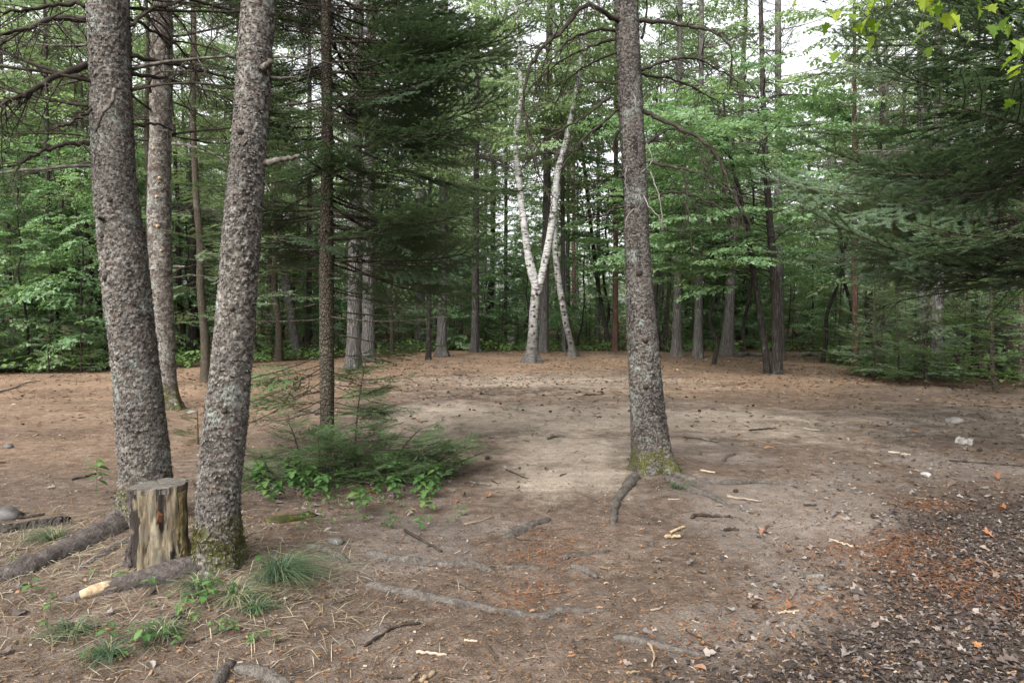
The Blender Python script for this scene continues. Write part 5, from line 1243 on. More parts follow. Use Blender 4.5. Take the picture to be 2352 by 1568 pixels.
# ------------------------------------------------------------------ surface roots
for k, (pp, r0, r1_, lb) in enumerate([
        ([(705, 1256), (760, 1268), (804, 1290)], .034, .02, 'short grey root end beside the big grass tuft'),
        ([(842, 1274), (920, 1287), (1010, 1296), (1090, 1297), (1135, 1312)], .042, .022, 'long grey root crossing the path, upper of two long ones'),
        ([(840, 1346), (960, 1372), (1080, 1394), (1180, 1414), (1238, 1424), (1290, 1409), (1405, 1407)], .034, .02, 'longest exposed root with a worn smooth top, lower on the path'),
        ([(1162, 1234), (1205, 1212), (1258, 1194)], .036, .024, 'stubby knuckled root rising from the path'),
        ([(1280, 1283), (1340, 1275), (1402, 1268)], .019, .012, 'thin pale root lying in the middle of the path'),
        ([(1310, 1301), (1335, 1311), (1364, 1327)], .030, .02, 'small rounded root hump next to the thin pale root'),
        ([(1408, 1466), (1480, 1475), (1560, 1499), (1624, 1510)], .024, .014, 'thin root nearest the bare soil patches'),
        ([(488, 1600), (505, 1550), (530, 1524)], .03, .02, 'short root poking up at the bottom edge'),
        ([(540, 1538), (600, 1552), (680, 1585)], .034, .02, 'grey root running off the bottom edge'),
        ([(1658, 1062), (1668, 1050), (1688, 1045)], .022, .014, 'short bent root beyond the lone spruce'),
        ([(1700, 1170), (1726, 1178), (1740, 1182)], .026, .016, 'small grey root lump near the sticks'),
        ([(1150, 1306), (1200, 1304), (1245, 1308)], .016, .01, 'faint root tips between the long roots'),
        ([(1740, 1108), (1790, 1112), (1832, 1118)], .016, .01, 'thin dark root tip beyond the lone spruce roots')]):
    pts = np.array([G(*q) for q in pp]) + [0, 0, .012]; b = pts[0].copy()
    tag(obj('surface_root', root_mb(pts - b, r0 * 1.2, r1_ * 1.15, 960 + k, .34, 9, None).mesh('surface_root', [M['root']]), None, b), lb, 'root')

# ------------------------------------------------------------------ grass tufts, straw
def tuft(seed, n, L, spread, lay, dry=.25):
    rng = np.random.default_rng(seed); a = rng.uniform(0, 6.28, n); r = spread * np.sqrt(rng.random(n)) * np.where(rng.random(n) < .3, rng.uniform(1, 3, n), 1)
    b = np.stack([r * np.cos(a), r * np.sin(a), np.full(n, -.005)], -1)
    az = a + rng.normal(0, .7, n); o = np.stack([np.cos(az), np.sin(az), np.zeros(n)], -1) + np.asarray(lay)
    ln = L * rng.uniform(.3, 1.1, n) * np.where(rng.random(n) < .12, 1.35, 1) * np.where(r > spread, .65, 1); f = np.array([0, .35, .7, 1.0])
    h = rng.uniform(.45, 1.0, n)
    C = b[:, None] + (ln[:, None] * f[None])[:, :, None] * (o[:, None] * (f[None] * .9)[:, :, None]) + (ln * h)[:, None, None] * np.array([0, 0, 1.0]) * (1.25 * f - .85 * f ** 2)[None, :, None]
    sd = np.stack([-np.sin(az), np.cos(az), np.zeros(n)], -1); w = np.array([.0024, .0022, .0015, .0003])
    V = np.concatenate([C - sd[:, None] * w[None, :, None], C + sd[:, None] * w[None, :, None]], 1)
    q = np.array([[0, 4, 5, 1], [1, 5, 6, 2], [2, 6, 7, 3]]); Q = (np.arange(n)[:, None, None] * 8 + q[None]).reshape(-1, 4)
    rr = np.where(rng.random(n) < dry, rng.uniform(.8, 1, n), rng.uniform(.1, .65, n))
    mb = MB(); mb.add(V.reshape(-1, 3), None, Q, 0, np.repeat(rr, 3)); return mb
for k, (x, y, n, L, sp, lay, dry, lb) in enumerate([
        (640, 1322, 430, .36, .065, (.6, -.35, 0), .3, 'biggest blue-green grass tuft combed over beside the mossy spruce foot'),
        (545, 1372, 200, .2, .06, (.3, -.4, 0), .55, 'dull half-dry grass tuft in front of the mossy spruce foot'),
        (165, 1452, 170, .17, .05, (0, -.4, 0), .4, 'low grass tuft in front of the scraped root'),
        (250, 1505, 140, .18, .03, (.05, -.5, 0), .25, 'narrow upright grass tuft nearest the bottom edge'),
        (375, 1455, 220, .16, .06, (-.2, -.3, 0), .5, 'wispy half-dry grass tuft amid seedlings'),
        (585, 1395, 160, .14, .05, (.4, -.3, 0), .3, 'small grass tuft beside the dull half-dry one'),
        (1560, 1118, 220, .13, .07, (.4, -.4, 0), .3, 'short grass tuft at the foot of the lone spruce'),
        (120, 1235, 240, .16, .07, (-.5, -.2, 0), .45, 'flattened grass beside the big buttress root'),
        (455, 1345, 160, .17, .05, (-.2, -.4, 0), .3, 'thin grass growing over the scraped root end')]):
    g = G(x, y); tag(obj('grass_tuft', tuft(1000 + k, n, L, sp, lay, dry).mesh('grass_tuft', [M['grass']]), None, g), lb, 'grass tuft')
for k, (x, y, lb) in enumerate([(1215, 985, 'tiny green grass sprout on the pale sand, nearer one'), (1170, 940, 'tiny green grass sprout on the pale sand, farther one'), (1105, 1000, 'faint green sprouts at the edge of the pale sand'), (1880, 985, 'sparse upright sprout on bare dirt beyond the lone spruce'), (2000, 920, 'patch of short grass near the right edge of the clearing'), (1960, 912, 'second patch of short grass near the edge saplings')]):
    tag(obj('grass_sprout', tuft(1030 + k, 60, .12, .14, (0, 0, 0), .2).mesh('grass_sprout', [M['grass']]), None, G(x, y)), lb, 'grass tuft')

def scatter(n, seed, dens, box=(-6.5, 8.5, 2.3, 15), fall=1.35):
    """random ground points, denser close to the path end where the photograph was taken"""
    rng = np.random.default_rng(seed); out = []
    while len(out) < n:
        m = 40000; y = rng.uniform(box[2], box[3], m); x = rng.uniform(box[0], box[1], m)
        k = (rng.random(m) < (3.0 / np.maximum(y, 3.0)) ** fall) & (np.abs(x) < y * .9 + 1.2) & (rng.random(m) < dens(x, y))
        out += list(np.stack([x[k], y[k]], -1))
    return np.array(out[:n]), rng
def lying(mb, xy, rng, l, w, mat, rnd, curl=.1, lift=.006, taper=.5, flat=False):
    """small flat pieces lying every which way, slightly bent"""
    n = len(xy); z = hz(xy[:, 0], xy[:, 1]) + lift * rng.random(n) + .004; p = np.column_stack([xy, z])
    az = rng.uniform(0, 6.28, n); d = np.stack([np.cos(az), np.sin(az), rng.normal(0, .12, n)], -1); s = np.stack([-np.sin(az), np.cos(az), rng.normal(0, .25, n)], -1)
    l = l[:, None]; w = w[:, None]; up = np.array([0, 0, 1.0]) * l * (rng.uniform(-.3, 1, n) * curl)[:, None]
    V = np.stack([p - d * l / 2 - s * w * taper / 2, p - d * l / 2 + s * w * taper / 2, p + up + s * w / 2, p + up - s * w / 2, p + d * l / 2 + s * w * taper / 2, p + d * l / 2 - s * w * taper / 2], 1)
    if flat: mb.add(V[:, [0, 1, 4, 5]].reshape(-1, 3), None, np.arange(4 * n).reshape(-1, 4), mat, rnd); return
    o = np.arange(n)[:, None] * 6
    mb.add(V.reshape(-1, 3), None, np.concatenate([o + [0, 1, 2, 3], o + [3, 2, 4, 5]]), mat, np.tile(rnd, 2))
one = lambda x, y: np.ones_like(x)

xy, rng = scatter(2300, 201, lambda x, y: np.clip(np.exp(-(((x + 2.9) / 1.1) ** 2 + ((y - 4.3) / .75) ** 2)) + .7 * np.exp(-(((x + 1.5) / .6) ** 2 + ((y - 3.7) / .6) ** 2)), 0, 1), (-6, 1, 2.4, 8), .3)
mb = MB(); lying(mb, xy, rng, rng.uniform(.08, .22, len(xy)), np.full(len(xy), .0035), 0, rng.random(len(xy)), .16, .012, .4)
tag(obj('straw', mb.mesh('straw', [M['straw']])), 'dry flattened grass round the stump and spruce roots', kind='stuff')

# ------------------------------------------------------------------ litter
xy, rng = scatter(60000, 202, lambda x, y: 1 - .75 * pale_at(x, y) - .3 * humus_at(x, y))
mb = MB(); n = len(xy); lying(mb, xy, rng, rng.uniform(.018, .06, n), rng.uniform(.0016, .004, n), 0, np.clip(rng.normal(.5, .22, n), 0, 1), .08, .005, .7, True)
xy, rng = scatter(26000, 203, lambda x, y: 1 - .6 * pale_at(x, y))
n = len(xy); lying(mb, xy, rng, rng.uniform(.008, .028, n), rng.uniform(.005, .016, n), 0, rng.beta(1.6, 1.9, n), .25, .006, .6)
xy, rng = scatter(14000, 209, lambda x, y: (1 - woods(x, y)) * sst(6, 17, y) * (.35 + .65 * sst(.35, .6, fbm(x * .5, y * .5, 210))), (-18, 16, 7, 32), .3)
n = len(xy); lying(mb, xy, rng, rng.uniform(.03, .13, n), rng.uniform(.012, .05, n), 0, rng.beta(1.2, 1.6, n), .2, .01, .6)
xy, rng = scatter(1700, 204, one, fall=1.0)
n = len(xy); lying(mb, xy, rng, rng.uniform(.008, .05, n) , rng.uniform(.005, .018, n), 0, rng.uniform(.5, .9, n), .2, .008, .6)
tag(obj('needle_litter', mb.mesh('needle_litter', [M['litter']])), 'brown needles, chips and bark crumbs strewn over the forest floor', kind='stuff')

def leaf_pile(mb, xy, rng, size, rnd, lift=.012):
    n = len(xy); z = hz(xy[:, 0], xy[:, 1]) + .005 + lift * rng.random(n); az = rng.uniform(0, 6.28, n)
    p = np.column_stack([xy, z]); xd = np.stack([np.cos(az), np.sin(az), rng.normal(0, .15, n)], -1); nr_ = np.stack([rng.normal(0, .28, n), rng.normal(0, .28, n), np.ones(n)], -1)
    h = n // 2
    leaves(mb, MAPLE_LO, p[:h], xd[:h], nr_[:h], size[:h], 0, rnd[:h], .35); leaves(mb, OVAL, p[h:], xd[h:], nr_[h:], size[h:] * .8, 0, rnd[h:], .5)
mb = MB(); xy, rng = scatter(22000, 205, lambda x, y: np.clip(.9 * humus_at(x, y) + .05 * leafy_at(x, y) ** 2, 0, 1), fall=.9)
leaf_pile(mb, xy, rng, rng.uniform(.011, .040, len(xy)) * (.7 + .6 * rng.random(len(xy))), np.clip(rng.beta(1.5, 2.6, len(xy)), 0, 1))
xy, rng = scatter(1900, 206, lambda x, y: leafy_at(x, y) * (1 - .3 * humus_at(x, y)), fall=.6)
leaf_pile(mb, xy, rng, rng.uniform(.02, .065, len(xy)), np.clip(rng.normal(.7, .16, len(xy)), 0, .9))
xy, rng = scatter(1500, 207, lambda x, y: np.maximum(woods(x, y), .05), (-20, 20, 10, 26), .2)
leaf_pile(mb, xy, rng, rng.uniform(.05, .11, len(xy)), np.clip(rng.normal(.6, .2, len(xy)), 0, .93))
tag(obj('leaf_litter', mb.mesh('leaf_litter', [M['deadleaf']])), 'dark matted dead leaves covering the near corner of the ground', kind='stuff')
mb = MB(); rng = np.random.default_rng(208); pts = []
for x, y, r, n in ((1985, 1268, .16, 700), (2070, 1235, .12, 400), (2200, 1330, .2, 600), (2290, 1380, .2, 600), (2130, 1160, .10, 400), (1870, 1390, .12, 260), (1250, 1280, .12, 260), (1240, 1360, .1, 160), (1280, 1240, .12, 200), (1640, 1460, .12, 150), (1180, 1395, .08, 100), (2120, 1290, .2, 400), (840, 1130, .06, 200)):
    g = G(x, y); pts.append(g[:2] + rng.normal(0, 1, (n, 2)) * [r * 1.5, r])
xy = np.vstack(pts); n = len(xy); lying(mb, xy, rng, rng.uniform(.02, .05, n), np.full(n, .004), 0, rng.random(n), .2, .016, .6)
tag(obj('rusty_needles', mb.mesh('rusty_needles', [M['rusty']])), 'rust-red dead fir twiglets scattered on the litter', kind='stuff')

# single fallen leaves that stand out
lm = []
for k in range(6):
    m2 = MB(); leaves(m2, MAPLE if k % 2 else OVAL, np.zeros((1, 3)) - [.03, 0, 0], np.array([[1.0, 0, .05]]), np.array([[0, .1, 1.0]]), [.075 if k % 2 else .065], 0, np.array([.5]), .3 + .15 * k); lm.append(m2.mesh('fallen_leaf', [M['deadleaf_o']]))
for zone, cnt, dens, box, lb in (('a', 130, lambda x, y: humus_at(x, y), (0, 6, 2.6, 7), 'single curled fallen leaf on the dark leaf litter'), ('b', 90, lambda x, y: leafy_at(x, y) * (x > .5), (0, 9, 3, 11), 'pale fallen leaf strewn where dirt meets leaf litter'),
                                 ('c', 50, lambda x, y: np.exp(-(((x + 1.6) / 1.1) ** 2 + ((y - 6.1) / .7) ** 2)), (-4, 1, 4.5, 8), 'brown fallen leaf under the fir undergrowth'), ('d', 30, lambda x, y: np.exp(-(((x + 2.2) / 1.3) ** 2 + ((y - 3.5) / .6) ** 2)), (-5, 0, 2.6, 5), 'fallen leaf on the rooty ground below the stump')):
    xy, rng = scatter(cnt, 220 + ord(zone), dens, box, .6)
    for k, q in enumerate(xy):
        o = obj('fallen_leaf', lm[int(rng.integers(6))], None, (q[0], q[1], H(*q) + .014)); o.rotation_euler = (rng.normal(0, .25), rng.normal(0, .25), rng.uniform(0, 6.28)); s_ = rng.uniform(.55, 1.15); o.scale = (s_, s_, s_)
        tag(o, lb, 'leaf', {'a': 'fallen leaves on the dark litter', 'b': 'pale fallen leaves', 'c': 'leaves under the undergrowth', 'd': 'leaves below the stump'}[zone])

# ------------------------------------------------------------------ sticks
def stick(pp, r, lb, mat='stick', name='stick', group=None, seed=0, r1=None):
    pts = np.array([G(*q) for q in pp]); b = pts.mean(0); n = max(6, 4 * len(pp)); p = smooth_path(pts - b, n); rng = np.random.default_rng(seed + int(abs(pp[0][0])))
    p[:, 2] += r * .75 + .003; p[1:-1] += rng.normal(0, r * .25, (n - 2, 3)); mb = MB()
    tube(mb, p, np.linspace(r, r1 or r * .65, n) * (1 + .15 * rng.normal(0, 1, n)), 7, 0, .5, True, .15, seed)
    return tag(obj(name, mb.mesh(name, [M[mat]]), None, b), lb, 'stick', group)
for k, (pp, r, lb, mt) in enumerate([
        ([(930, 1220), (970, 1244), (1014, 1269)], .013, 'dark stick lying diagonal below the fir undergrowth', 'darktwig'), ([(1066, 1206), (1100, 1199), (1132, 1187)], .008, 'thin tan stick left of the stubby root', 'stick'),
        ([(1163, 1080), (1190, 1092), (1214, 1101)], .009, 'dark bent stick right of the green undergrowth tips', 'darktwig'), ([(1078, 1107), (1100, 1112), (1127, 1116)], .012, 'lichen-grey stick at the tip of the undergrowth', 'deadwood'),
        ([(1258, 1009), (1278, 1004), (1297, 1003)], .02, 'short thick grey stick on the pale sand', 'deadwood'), ([(1110, 905), (1124, 907), (1137, 907)], .02, 'pale stick far out on the sand', 'deadwood'),
        ([(956, 1501), (990, 1503), (1026, 1507)], .008, 'straight reddish stick near the bottom of the path', 'stick'), ([(1117, 1484), (1128, 1498), (1142, 1513)], .009, 'short tan stick pointing toward the bottom edge', 'stick'),
        ([(1482, 1472), (1503, 1505), (1498, 1534)], .008, 'bent tan twig shaped like an elbow', 'chip'), ([(940, 1566), (960, 1548)], .009, 'smaller of two sticks cut by the bottom edge', 'stick'),
        ([(965, 1570), (998, 1546)], .013, 'thicker of two sticks cut by the bottom edge', 'chip'), ([(838, 1486), (875, 1462), (912, 1440), (966, 1433)], .008, 'long dark crooked twig left of the lower path', 'darktwig'),
        ([(1036, 1335), (1070, 1350), (1103, 1362)], .006, 'thin dark twig between the two long roots', 'darktwig'), ([(1540, 1225), (1556, 1219), (1573, 1211)], .012, 'pale split stick below the lone spruce', 'bareroot'),
        ([(1527, 1237), (1563, 1234)], .015, 'pale wood chunk beside the split stick', 'bareroot'), ([(1608, 1082), (1642, 1088)], .012, 'pale stub of stick beyond the lone spruce foot', 'chip'),
        ([(1670, 1142), (1710, 1148), (1749, 1153)], .012, 'dark stick with a pale end right of the spruce roots', 'stick'), ([(1588, 1192), (1600, 1186), (1640, 1188), (1677, 1188)], .014, 'thick dark stick with a hooked end', 'darktwig'),
        ([(1722, 990), (1755, 987), (1781, 984)], .014, 'dark stick on the bare dirt beyond the spruce', 'darktwig'), ([(2040, 1040), (2066, 1043), (2091, 1047)], .014, 'straight tan stick on open dirt left of the white bark', 'stick'),
        ([(1903, 1241), (1930, 1249), (1960, 1258)], .010, 'tan stick at the edge of the dark leaves', 'stick'), ([(1787, 1411), (1810, 1408), (1836, 1405)], .009, 'tan stick on the path near the leaf edge', 'chip'),
        ([(1783, 1439), (1806, 1459)], .008, 'short tan stick below the other by the leaf edge', 'stick'), ([(1576, 1449), (1610, 1470), (1650, 1501)], .006, 'thin dark twig near the lowest root', 'darktwig'),
        ([(1663, 1221), (1680, 1219), (1696, 1221)], .016, 'stubby dark chunk of wood below the hooked stick', 'darktwig'), ([(1846, 1161), (1876, 1162)], .010, 'short black stick alone on the dirt', 'darktwig'),
        ([(1568, 1003), (1610, 1009), (1650, 1018)], .016, 'long weathered stick lying behind the lone spruce', 'deadwood'), ([(1845, 986), (1883, 990)], .012, 'tan stick far right on the open dirt', 'stick'),
        ([(45, 1191), (75, 1188), (102, 1184)], .012, 'dark stick lying above the bark slab', 'darktwig'), ([(-20, 905), (30, 893), (60, 880), (90, 876)], .016, 'bare twig poking in from the frame edge', 'deadwood'),
        ([(165, 1103), (195, 1097), (220, 1090)], .012, 'dark stick on the red-brown ground behind the stump', 'darktwig'), ([(460, 1470), (500, 1455), (540, 1442)], .008, 'grey stick in front of the grass tufts', 'deadwood'),
        ([(1340, 908), (1385, 907)], .014, 'thin dark stick on the orange needles left of the lone spruce', 'darktwig'), ([(2060, 1005), (2110, 1000), (2130, 1004)], .014, 'grey stick among the pale leaves', 'deadwood'), ([(2180, 1060), (2270, 1066), (2352, 1072)], .012, 'long dark stick near the white bark', 'darktwig')]):
    stick(pp, r, lb, mt, seed=k)
rng = np.random.default_rng(240)
for k in range(150):
    y = 870 + 690 * rng.random() ** .8; x = rng.uniform(-30, 2380); a = rng.uniform(-.6, .6); l = rng.uniform(10, 34) * (y - 700) / 500
    if x < 900 and 1000 < y < 1300: continue
    stick([(x, y), (x + l * math.cos(a) * .5 + rng.normal(0, 2), y + l * math.sin(a) * .25 + rng.normal(0, 1.5)), (x + l * math.cos(a), y + l * math.sin(a) * .5)], rng.uniform(.003, .007), 'small broken twig lying on the open forest floor', ('stick', 'darktwig', 'deadwood', 'chip')[k % 4], 'twig', 'small twigs on the ground', k)

# bark slab, board, birch bark, stones, cones, logs, little stump
def slab(pp, w, t, lb, mat, name, cat):
    pts = np.array([G(*q) for q in pp]); b = pts.mean(0); n = 14; p = smooth_path(pts - b, n); d = np.gradient(p, axis=0); d /= np.linalg.norm(d, axis=1)[:, None]; s = np.cross([0, 0, 1.0], d)
    rng = np.random.default_rng(len(lb)); ww = w / 2 * (1 + .25 * rng.normal(0, 1, n)); ww[[0, -1]] *= .5; z = np.array([0, 0, 1.0]); ring = []
    for i_ in range(n): ring += [p[i_] - s[i_] * ww[i_], p[i_] - s[i_] * ww[i_] * .8 + z * t, p[i_] + z * t * (1.25 + .4 * rng.random()), p[i_] + s[i_] * ww[i_] * .8 + z * t, p[i_] + s[i_] * ww[i_]]
    i_ = np.arange(n - 1)[:, None] * 5; j_ = np.arange(5)[None]; q = np.stack([i_ + j_, i_ + 5 + j_, i_ + 5 + (j_ + 1) % 5, i_ + (j_ + 1) % 5], -1).reshape(-1, 4)
    mb = MB(); mb.add(np.array(ring), None, q, 0, .5, False); return tag(obj(name, mb.mesh(name, [M[mat]]), None, b), lb, cat)
slab([(-40, 1232), (60, 1212), (160, 1200)], .11, .035, 'dark weathered bark slab lying at the frame edge', 'darkbark', 'bark_slab', 'bark')
slab([(1823, 1320), (1856, 1322), (1891, 1325)], .045, .012, 'flat grey splinter of board on the path', 'deadwood', 'board_splinter', 'wood')
slab([(2198, 1015), (2216, 1019), (2236, 1022)], .10, .05, 'crumpled white piece of birch bark on the pale leaves', 'stone', 'birch_bark', 'bark')
pts = np.array([G(*q) for q in ((612, 1200), (670, 1191), (724, 1180))]); mb_ = root_mb(pts - pts[1], .055, .04, 981, .25, 10)
tag(obj('mossy_log', mb_.mesh('mossy_log', [M['mosslog']]), None, pts[1]), 'short moss-covered log beside the slanting spruce', 'log')
for pp, r, lb in (([(1698, 820), (1718, 816), (1742, 819)], .09, 'pale fallen birch log at the back of the clearing'), ([(1838, 821), (1860, 818), (1884, 821)], .10, 'fallen log by the opening at the back of the clearing')):
    pts = np.array([G(*q) for q in pp]); b = pts.mean(0); p = smooth_path(pts - b, 10); p[:, 2] += r * .7; mb = MB(); tube(mb, p, r, 10, 0, .5, True, .12, 5)
    tag(obj('fallen_log', mb.mesh('fallen_log', [M['birch'] if r < .1 else M['deadwood']]), None, b), lb, 'log')
b = G(1174, 803); pth = np.array([b, b + [.02, 0, .33], b + [.03, 0, .62]]); tm = trunk_mb(pth, [.2, .19, .2], b, 20, .05, 990, .2, .1, 5, None, .08, .1)
tag(obj('small_stump', tm.mesh('small_stump', [M['cut']]), None, b), 'little pale stump far off left of the forked birch', 'stump')
def rock(seed, r):
    bm_rng = np.random.default_rng(seed); mb = MB(); n1, n2 = 7, 10; V = []
    for a in np.linspace(0, math.pi, n1):
        for c in np.arange(n2) * 2 * math.pi / n2:
            k = 1 + .35 * (vnoise(np.array([math.sin(a) * math.cos(c) * 1.6 + seed]), np.array([math.sin(a) * math.sin(c) * 1.6]), np.array([math.cos(a) * 1.6]), seed)[0] - .5) * 2
            V.append([r * 1.25 * math.sin(a) * math.cos(c) * k, r * math.sin(a) * math.sin(c) * k, r * .65 * math.cos(a) * k])
    i_ = np.arange(n1 - 1)[:, None] * n2; j_ = np.arange(n2)[None]; mb.add(np.array(V), None, np.stack([i_ + j_, i_ + n2 + j_, i_ + n2 + (j_ + 1) % n2, i_ + (j_ + 1) % n2], -1).reshape(-1, 4), 0, .5, True); return mb
for k, (x, y, r, lb, mt) in enumerate([(2192, 970, .09, 'pale flat stone beyond the white birch bark', 'stone'), (2125, 1091, .04, 'small white stone near the pale leaves', 'stone'), (20, 1027, .05, 'grey stone near the frame edge', 'greystone'), (770, 1246, .05, 'rounded grey stone near the short root end', 'greystone'), (1890, 1352, .03, 'dark pebble beside the board splinter', 'greystone'), (10, 1190, .10, 'flat grey rock behind the bark slab', 'greystone'), (440, 948, .06, 'pale stone at the reddish spruce foot', 'stone')]):
    g = G(x, y); tag(obj('stone', rock(k, r).mesh('stone', [M[mt]]), None, g + [0, 0, r * .2]), lb, 'stone')
cone = MB(); tube(cone, np.array([[-.05, 0, 0], [-.035, 0, 0], [0, 0, 0], [.03, 0, 0], [.055, 0, 0]]), [.012, .026, .028, .02, .006], 8, 0, .5, True, .3, 4); rng = np.random.default_rng(260)
for k in range(60):
    a, s_ = rng.uniform(0, 6.28), rng.uniform(-.035, .04); r = .028 - .25 * max(s_, 0) * .8; d_ = np.array([.3, math.cos(a), math.sin(a)]); p_ = np.array([s_, r * math.cos(a) * .9, r * math.sin(a) * .9]); t_ = np.array([0, -math.sin(a), math.cos(a)])
    cone.add(np.array([p_ - t_ * .008, p_ + t_ * .008, p_ + d_ * .012 + t_ * .006, p_ + d_ * .012 - t_ * .006]), None, [[0, 1, 2, 3]], 0, .5)
cone = cone.mesh('pine_cone', [M['cone']])
for k in range(70):
    y = rng.uniform(830, 960) if k < 58 else rng.uniform(960, 1250); x = rng.uniform(750, 1750) if k < 58 else rng.uniform(0, 2350)
    g = G(x, y)
    if woods1(g[0], g[1]) > .3 or (x < 480 and y > 1000): continue
    o = obj('pine_cone', cone, None, g + [0, 0, .012]); s_ = rng.uniform(.4, .75); o.scale = (s_, s_, s_); o.rotation_euler = (rng.uniform(0, 6), rng.normal(0, .2), rng.uniform(0, 6.28))
    tag(o, 'dark pine cone lying on the open floor of the clearing', 'pine cone', 'pine cones in the clearing')

# ------------------------------------------------------------------ undergrowth round the slender fir, seedlings
def sapling(x, y, h, reach, n, lb, seed, meshes=None, lean=(0, 0)):
    rng = np.random.default_rng(seed); g = G(x, y); t = empty('fir_seedling', g, lb, 'sapling')
    z = np.linspace(-.05, h, 8); pth = np.stack([lean[0] * (z / h) ** 2, lean[1] * (z / h) ** 2, z], -1); mb = MB(); tube(mb, pth, np.linspace(.012, .004, 8), 6, 0); obj('stem', mb.mesh('stem', [M['firbark']]), t)
    for k in range(n):
        f = (k + .5) / n; c = at_z(pth, .04 + (h - .04) * f)
        obj('branch', (meshes or FIR_YOUNG)[k % 3], t, M=trs(c, rng.uniform(0, 6.28), rng.uniform(-.1, .4), rng.uniform(-.3, .3), reach / .8 * (1.1 - .6 * f) * rng.uniform(.7, 1.15)))
for k, a in enumerate([(815, 1075, 1.15, .6, 38, 'dense dark fir seedling close against the slender fir', None, (.15, -.1)), (690, 1080, .55, .55, 22, 'low fir seedling in front of the slender fir', None, (-.1, -.1)), (735, 1100, .4, .5, 12, 'fir seedling hugging the front of the slender fir', None, (0, -.05)), (845, 1095, .55, .5, 16, 'upright fir seedling right of the slender fir foot', None, (.1, 0)), (930, 1105, .3, .5, 9, 'low fir seedling in the right half of the undergrowth', None, (.2, 0)), (770, 1110, .45, .55, 20, 'spreading fir seedling just in front of the fir foot', None, (0, -.1)),
                       (905, 1090, .5, .62, 20, 'fir seedling leaning out toward the path', None, (.3, -.1)), (985, 1095, .32, .55, 16, 'outermost fir seedling with feathery tips by the path', None, (.4, 0)), (620, 1110, .30, .45, 12, 'small fir seedling beside the slanting spruce', None, (-.1, 0)),
                       (860, 1120, .28, .5, 12, 'front fir seedling above the brown leaves', None, (.1, -.1)), (1040, 1085, .22, .45, 10, 'flat fir seedling at the undergrowth tip', None, (.35, 0)), (455, 1020, .45, .4, 12, 'thin fir seedling between the two spruce trunks', None, (0, 0))]):
    sapling(*a[:6], 1100 + k, a[6], a[7])
mb = MB(); rng = np.random.default_rng(270)
for k in range(46):
    g = G(rng.uniform(590, 960), rng.uniform(1010, 1150)); a = rng.uniform(-.4, 3.5); L = rng.uniform(.2, .6); u = np.linspace(0, 1, 6)[:, None]
    p = g + L * (u * np.array([math.cos(a), math.sin(a) * .6, .5]) + u * u * np.array([0, 0, -.45]) + rng.normal(0, .02, (6, 3))); tube(mb, p, np.linspace(.005, .0015, 6), 4, 0, cap=False); add_twigs(mb, p, rng, 3, .2, .002, 0, 2, .1)
tag(obj('dead_brush', mb.mesh('dead_brush', [M['deadwood']])), 'tangle of fine dead grey twigs round the slender fir foot', kind='stuff')

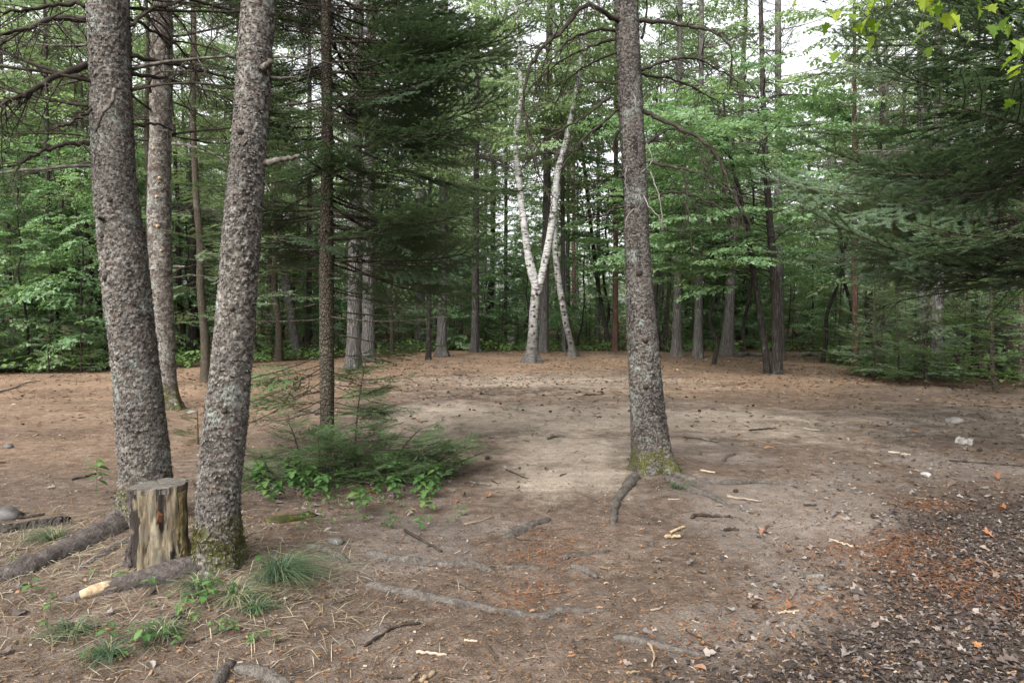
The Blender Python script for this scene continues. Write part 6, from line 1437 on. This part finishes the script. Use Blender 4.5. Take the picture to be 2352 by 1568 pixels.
def herb(seed, n, h, size, shape):
    rng = np.random.default_rng(seed); t = empty('seedling', (0, 0, 0), 'x', 'plant'); mb = MB()
    tube(mb, np.array([[0, 0, -.01], [.005, 0, h * .5], [0, .005, h]]), [.002, .0018, .0014], 4, 0, cap=False); obj('stem', mb.mesh('stem', [M['herb']]), t)
    for k in range(n):
        a = k * 2.4 + rng.uniform(-.3, .3); m2 = MB(); leaves(m2, shape, np.zeros((1, 3)), np.array([[1.0, 0, 0]]), np.array([[0, 0, 1.0]]), [size * rng.uniform(.7, 1.1)], 0, np.array([rng.random()]), .15)
        obj('leaf', m2.mesh('leaf', [M['herb']]), t, M=trs((math.cos(a) * .008, math.sin(a) * .008, h * (.4 + .6 * (k + 1) / n)), a, rng.uniform(-.35, .2), rng.uniform(-.3, .3)))
    return t
rng = np.random.default_rng(280); hp = []
for k in range(4): hp.append(herb(1200 + k, 3 + k, (.06, .09, .05, .12)[k], (.055, .06, .045, .07)[k], (OVAL, OVAL, KITE, OVAL)[k]))
zones = [((560, 1060, 1090, 1220), 70, 'small leafy seedling among the fir undergrowth', 'seedlings in the undergrowth'), ((330, 640, 1340, 1500), 34, 'little green seedling in the grass below the mossy spruce', 'seedlings below the mossy spruce'), ((20, 330, 1290, 1520), 14, 'little seedling beside the scraped root', 'seedlings beside the scraped root')]
first = [True] * 4
for (x0, x1, y0, y1), n, lb, gr in zones:
    for k in range(n):
        g = G(rng.uniform(x0, x1), y0 + (y1 - y0) * rng.random()); j_ = int(rng.integers(4)); rz, s_ = rng.uniform(0, 6.28), rng.uniform(.45, 1.0)
        if first[j_]:
            first[j_] = False; o = hp[j_]; o.location = g; o.rotation_euler = (0, 0, rz); o.scale = (s_, s_, s_); o['label'] = lb; o['group'] = gr
        else: copy_thing(hp[j_], g, rz, s_, lb, gr)
rng = np.random.default_rng(291)
hp2 = [herb(1240 + k, 12, .2, .085, OVAL if k else MAPLE_LO) for k in range(2)]
for k in range(46):
    g = G(rng.uniform(580, 1060), rng.uniform(1080, 1185)); s_ = rng.uniform(.6, 1.15)
    if k < 2: o = hp2[k]; o.location = g; o.scale = (s_, s_, s_); o['label'] = 'bushy broad-leaved plant among the low fir seedlings'; o['group'] = 'broad-leaved plants in the undergrowth'; o.name = 'leafy_plant'
    else: copy_thing(hp2[k % 2], g, rng.uniform(0, 6.28), s_, 'bushy broad-leaved plant among the low fir seedlings', 'broad-leaved plants in the undergrowth')
for k, (x, y, n, h, s_, lb) in enumerate([(222, 1140, 14, .34, .10, 'tall leafy green plant left of the thickest spruce'), (600, 1120, 10, .18, .09, 'broad-leaved plant right beside the slanting spruce'), (600, 1303, 3, .08, .07, 'single round-leaved plant beside the mossy foot'), (1845, 850, 8, .5, .14, 'leafy sprout at the maple foot')]):
    t = herb(1220 + k, n, h, s_, OVAL); t.location = G(x, y); t['label'] = lb; t.name = 'leafy_plant'
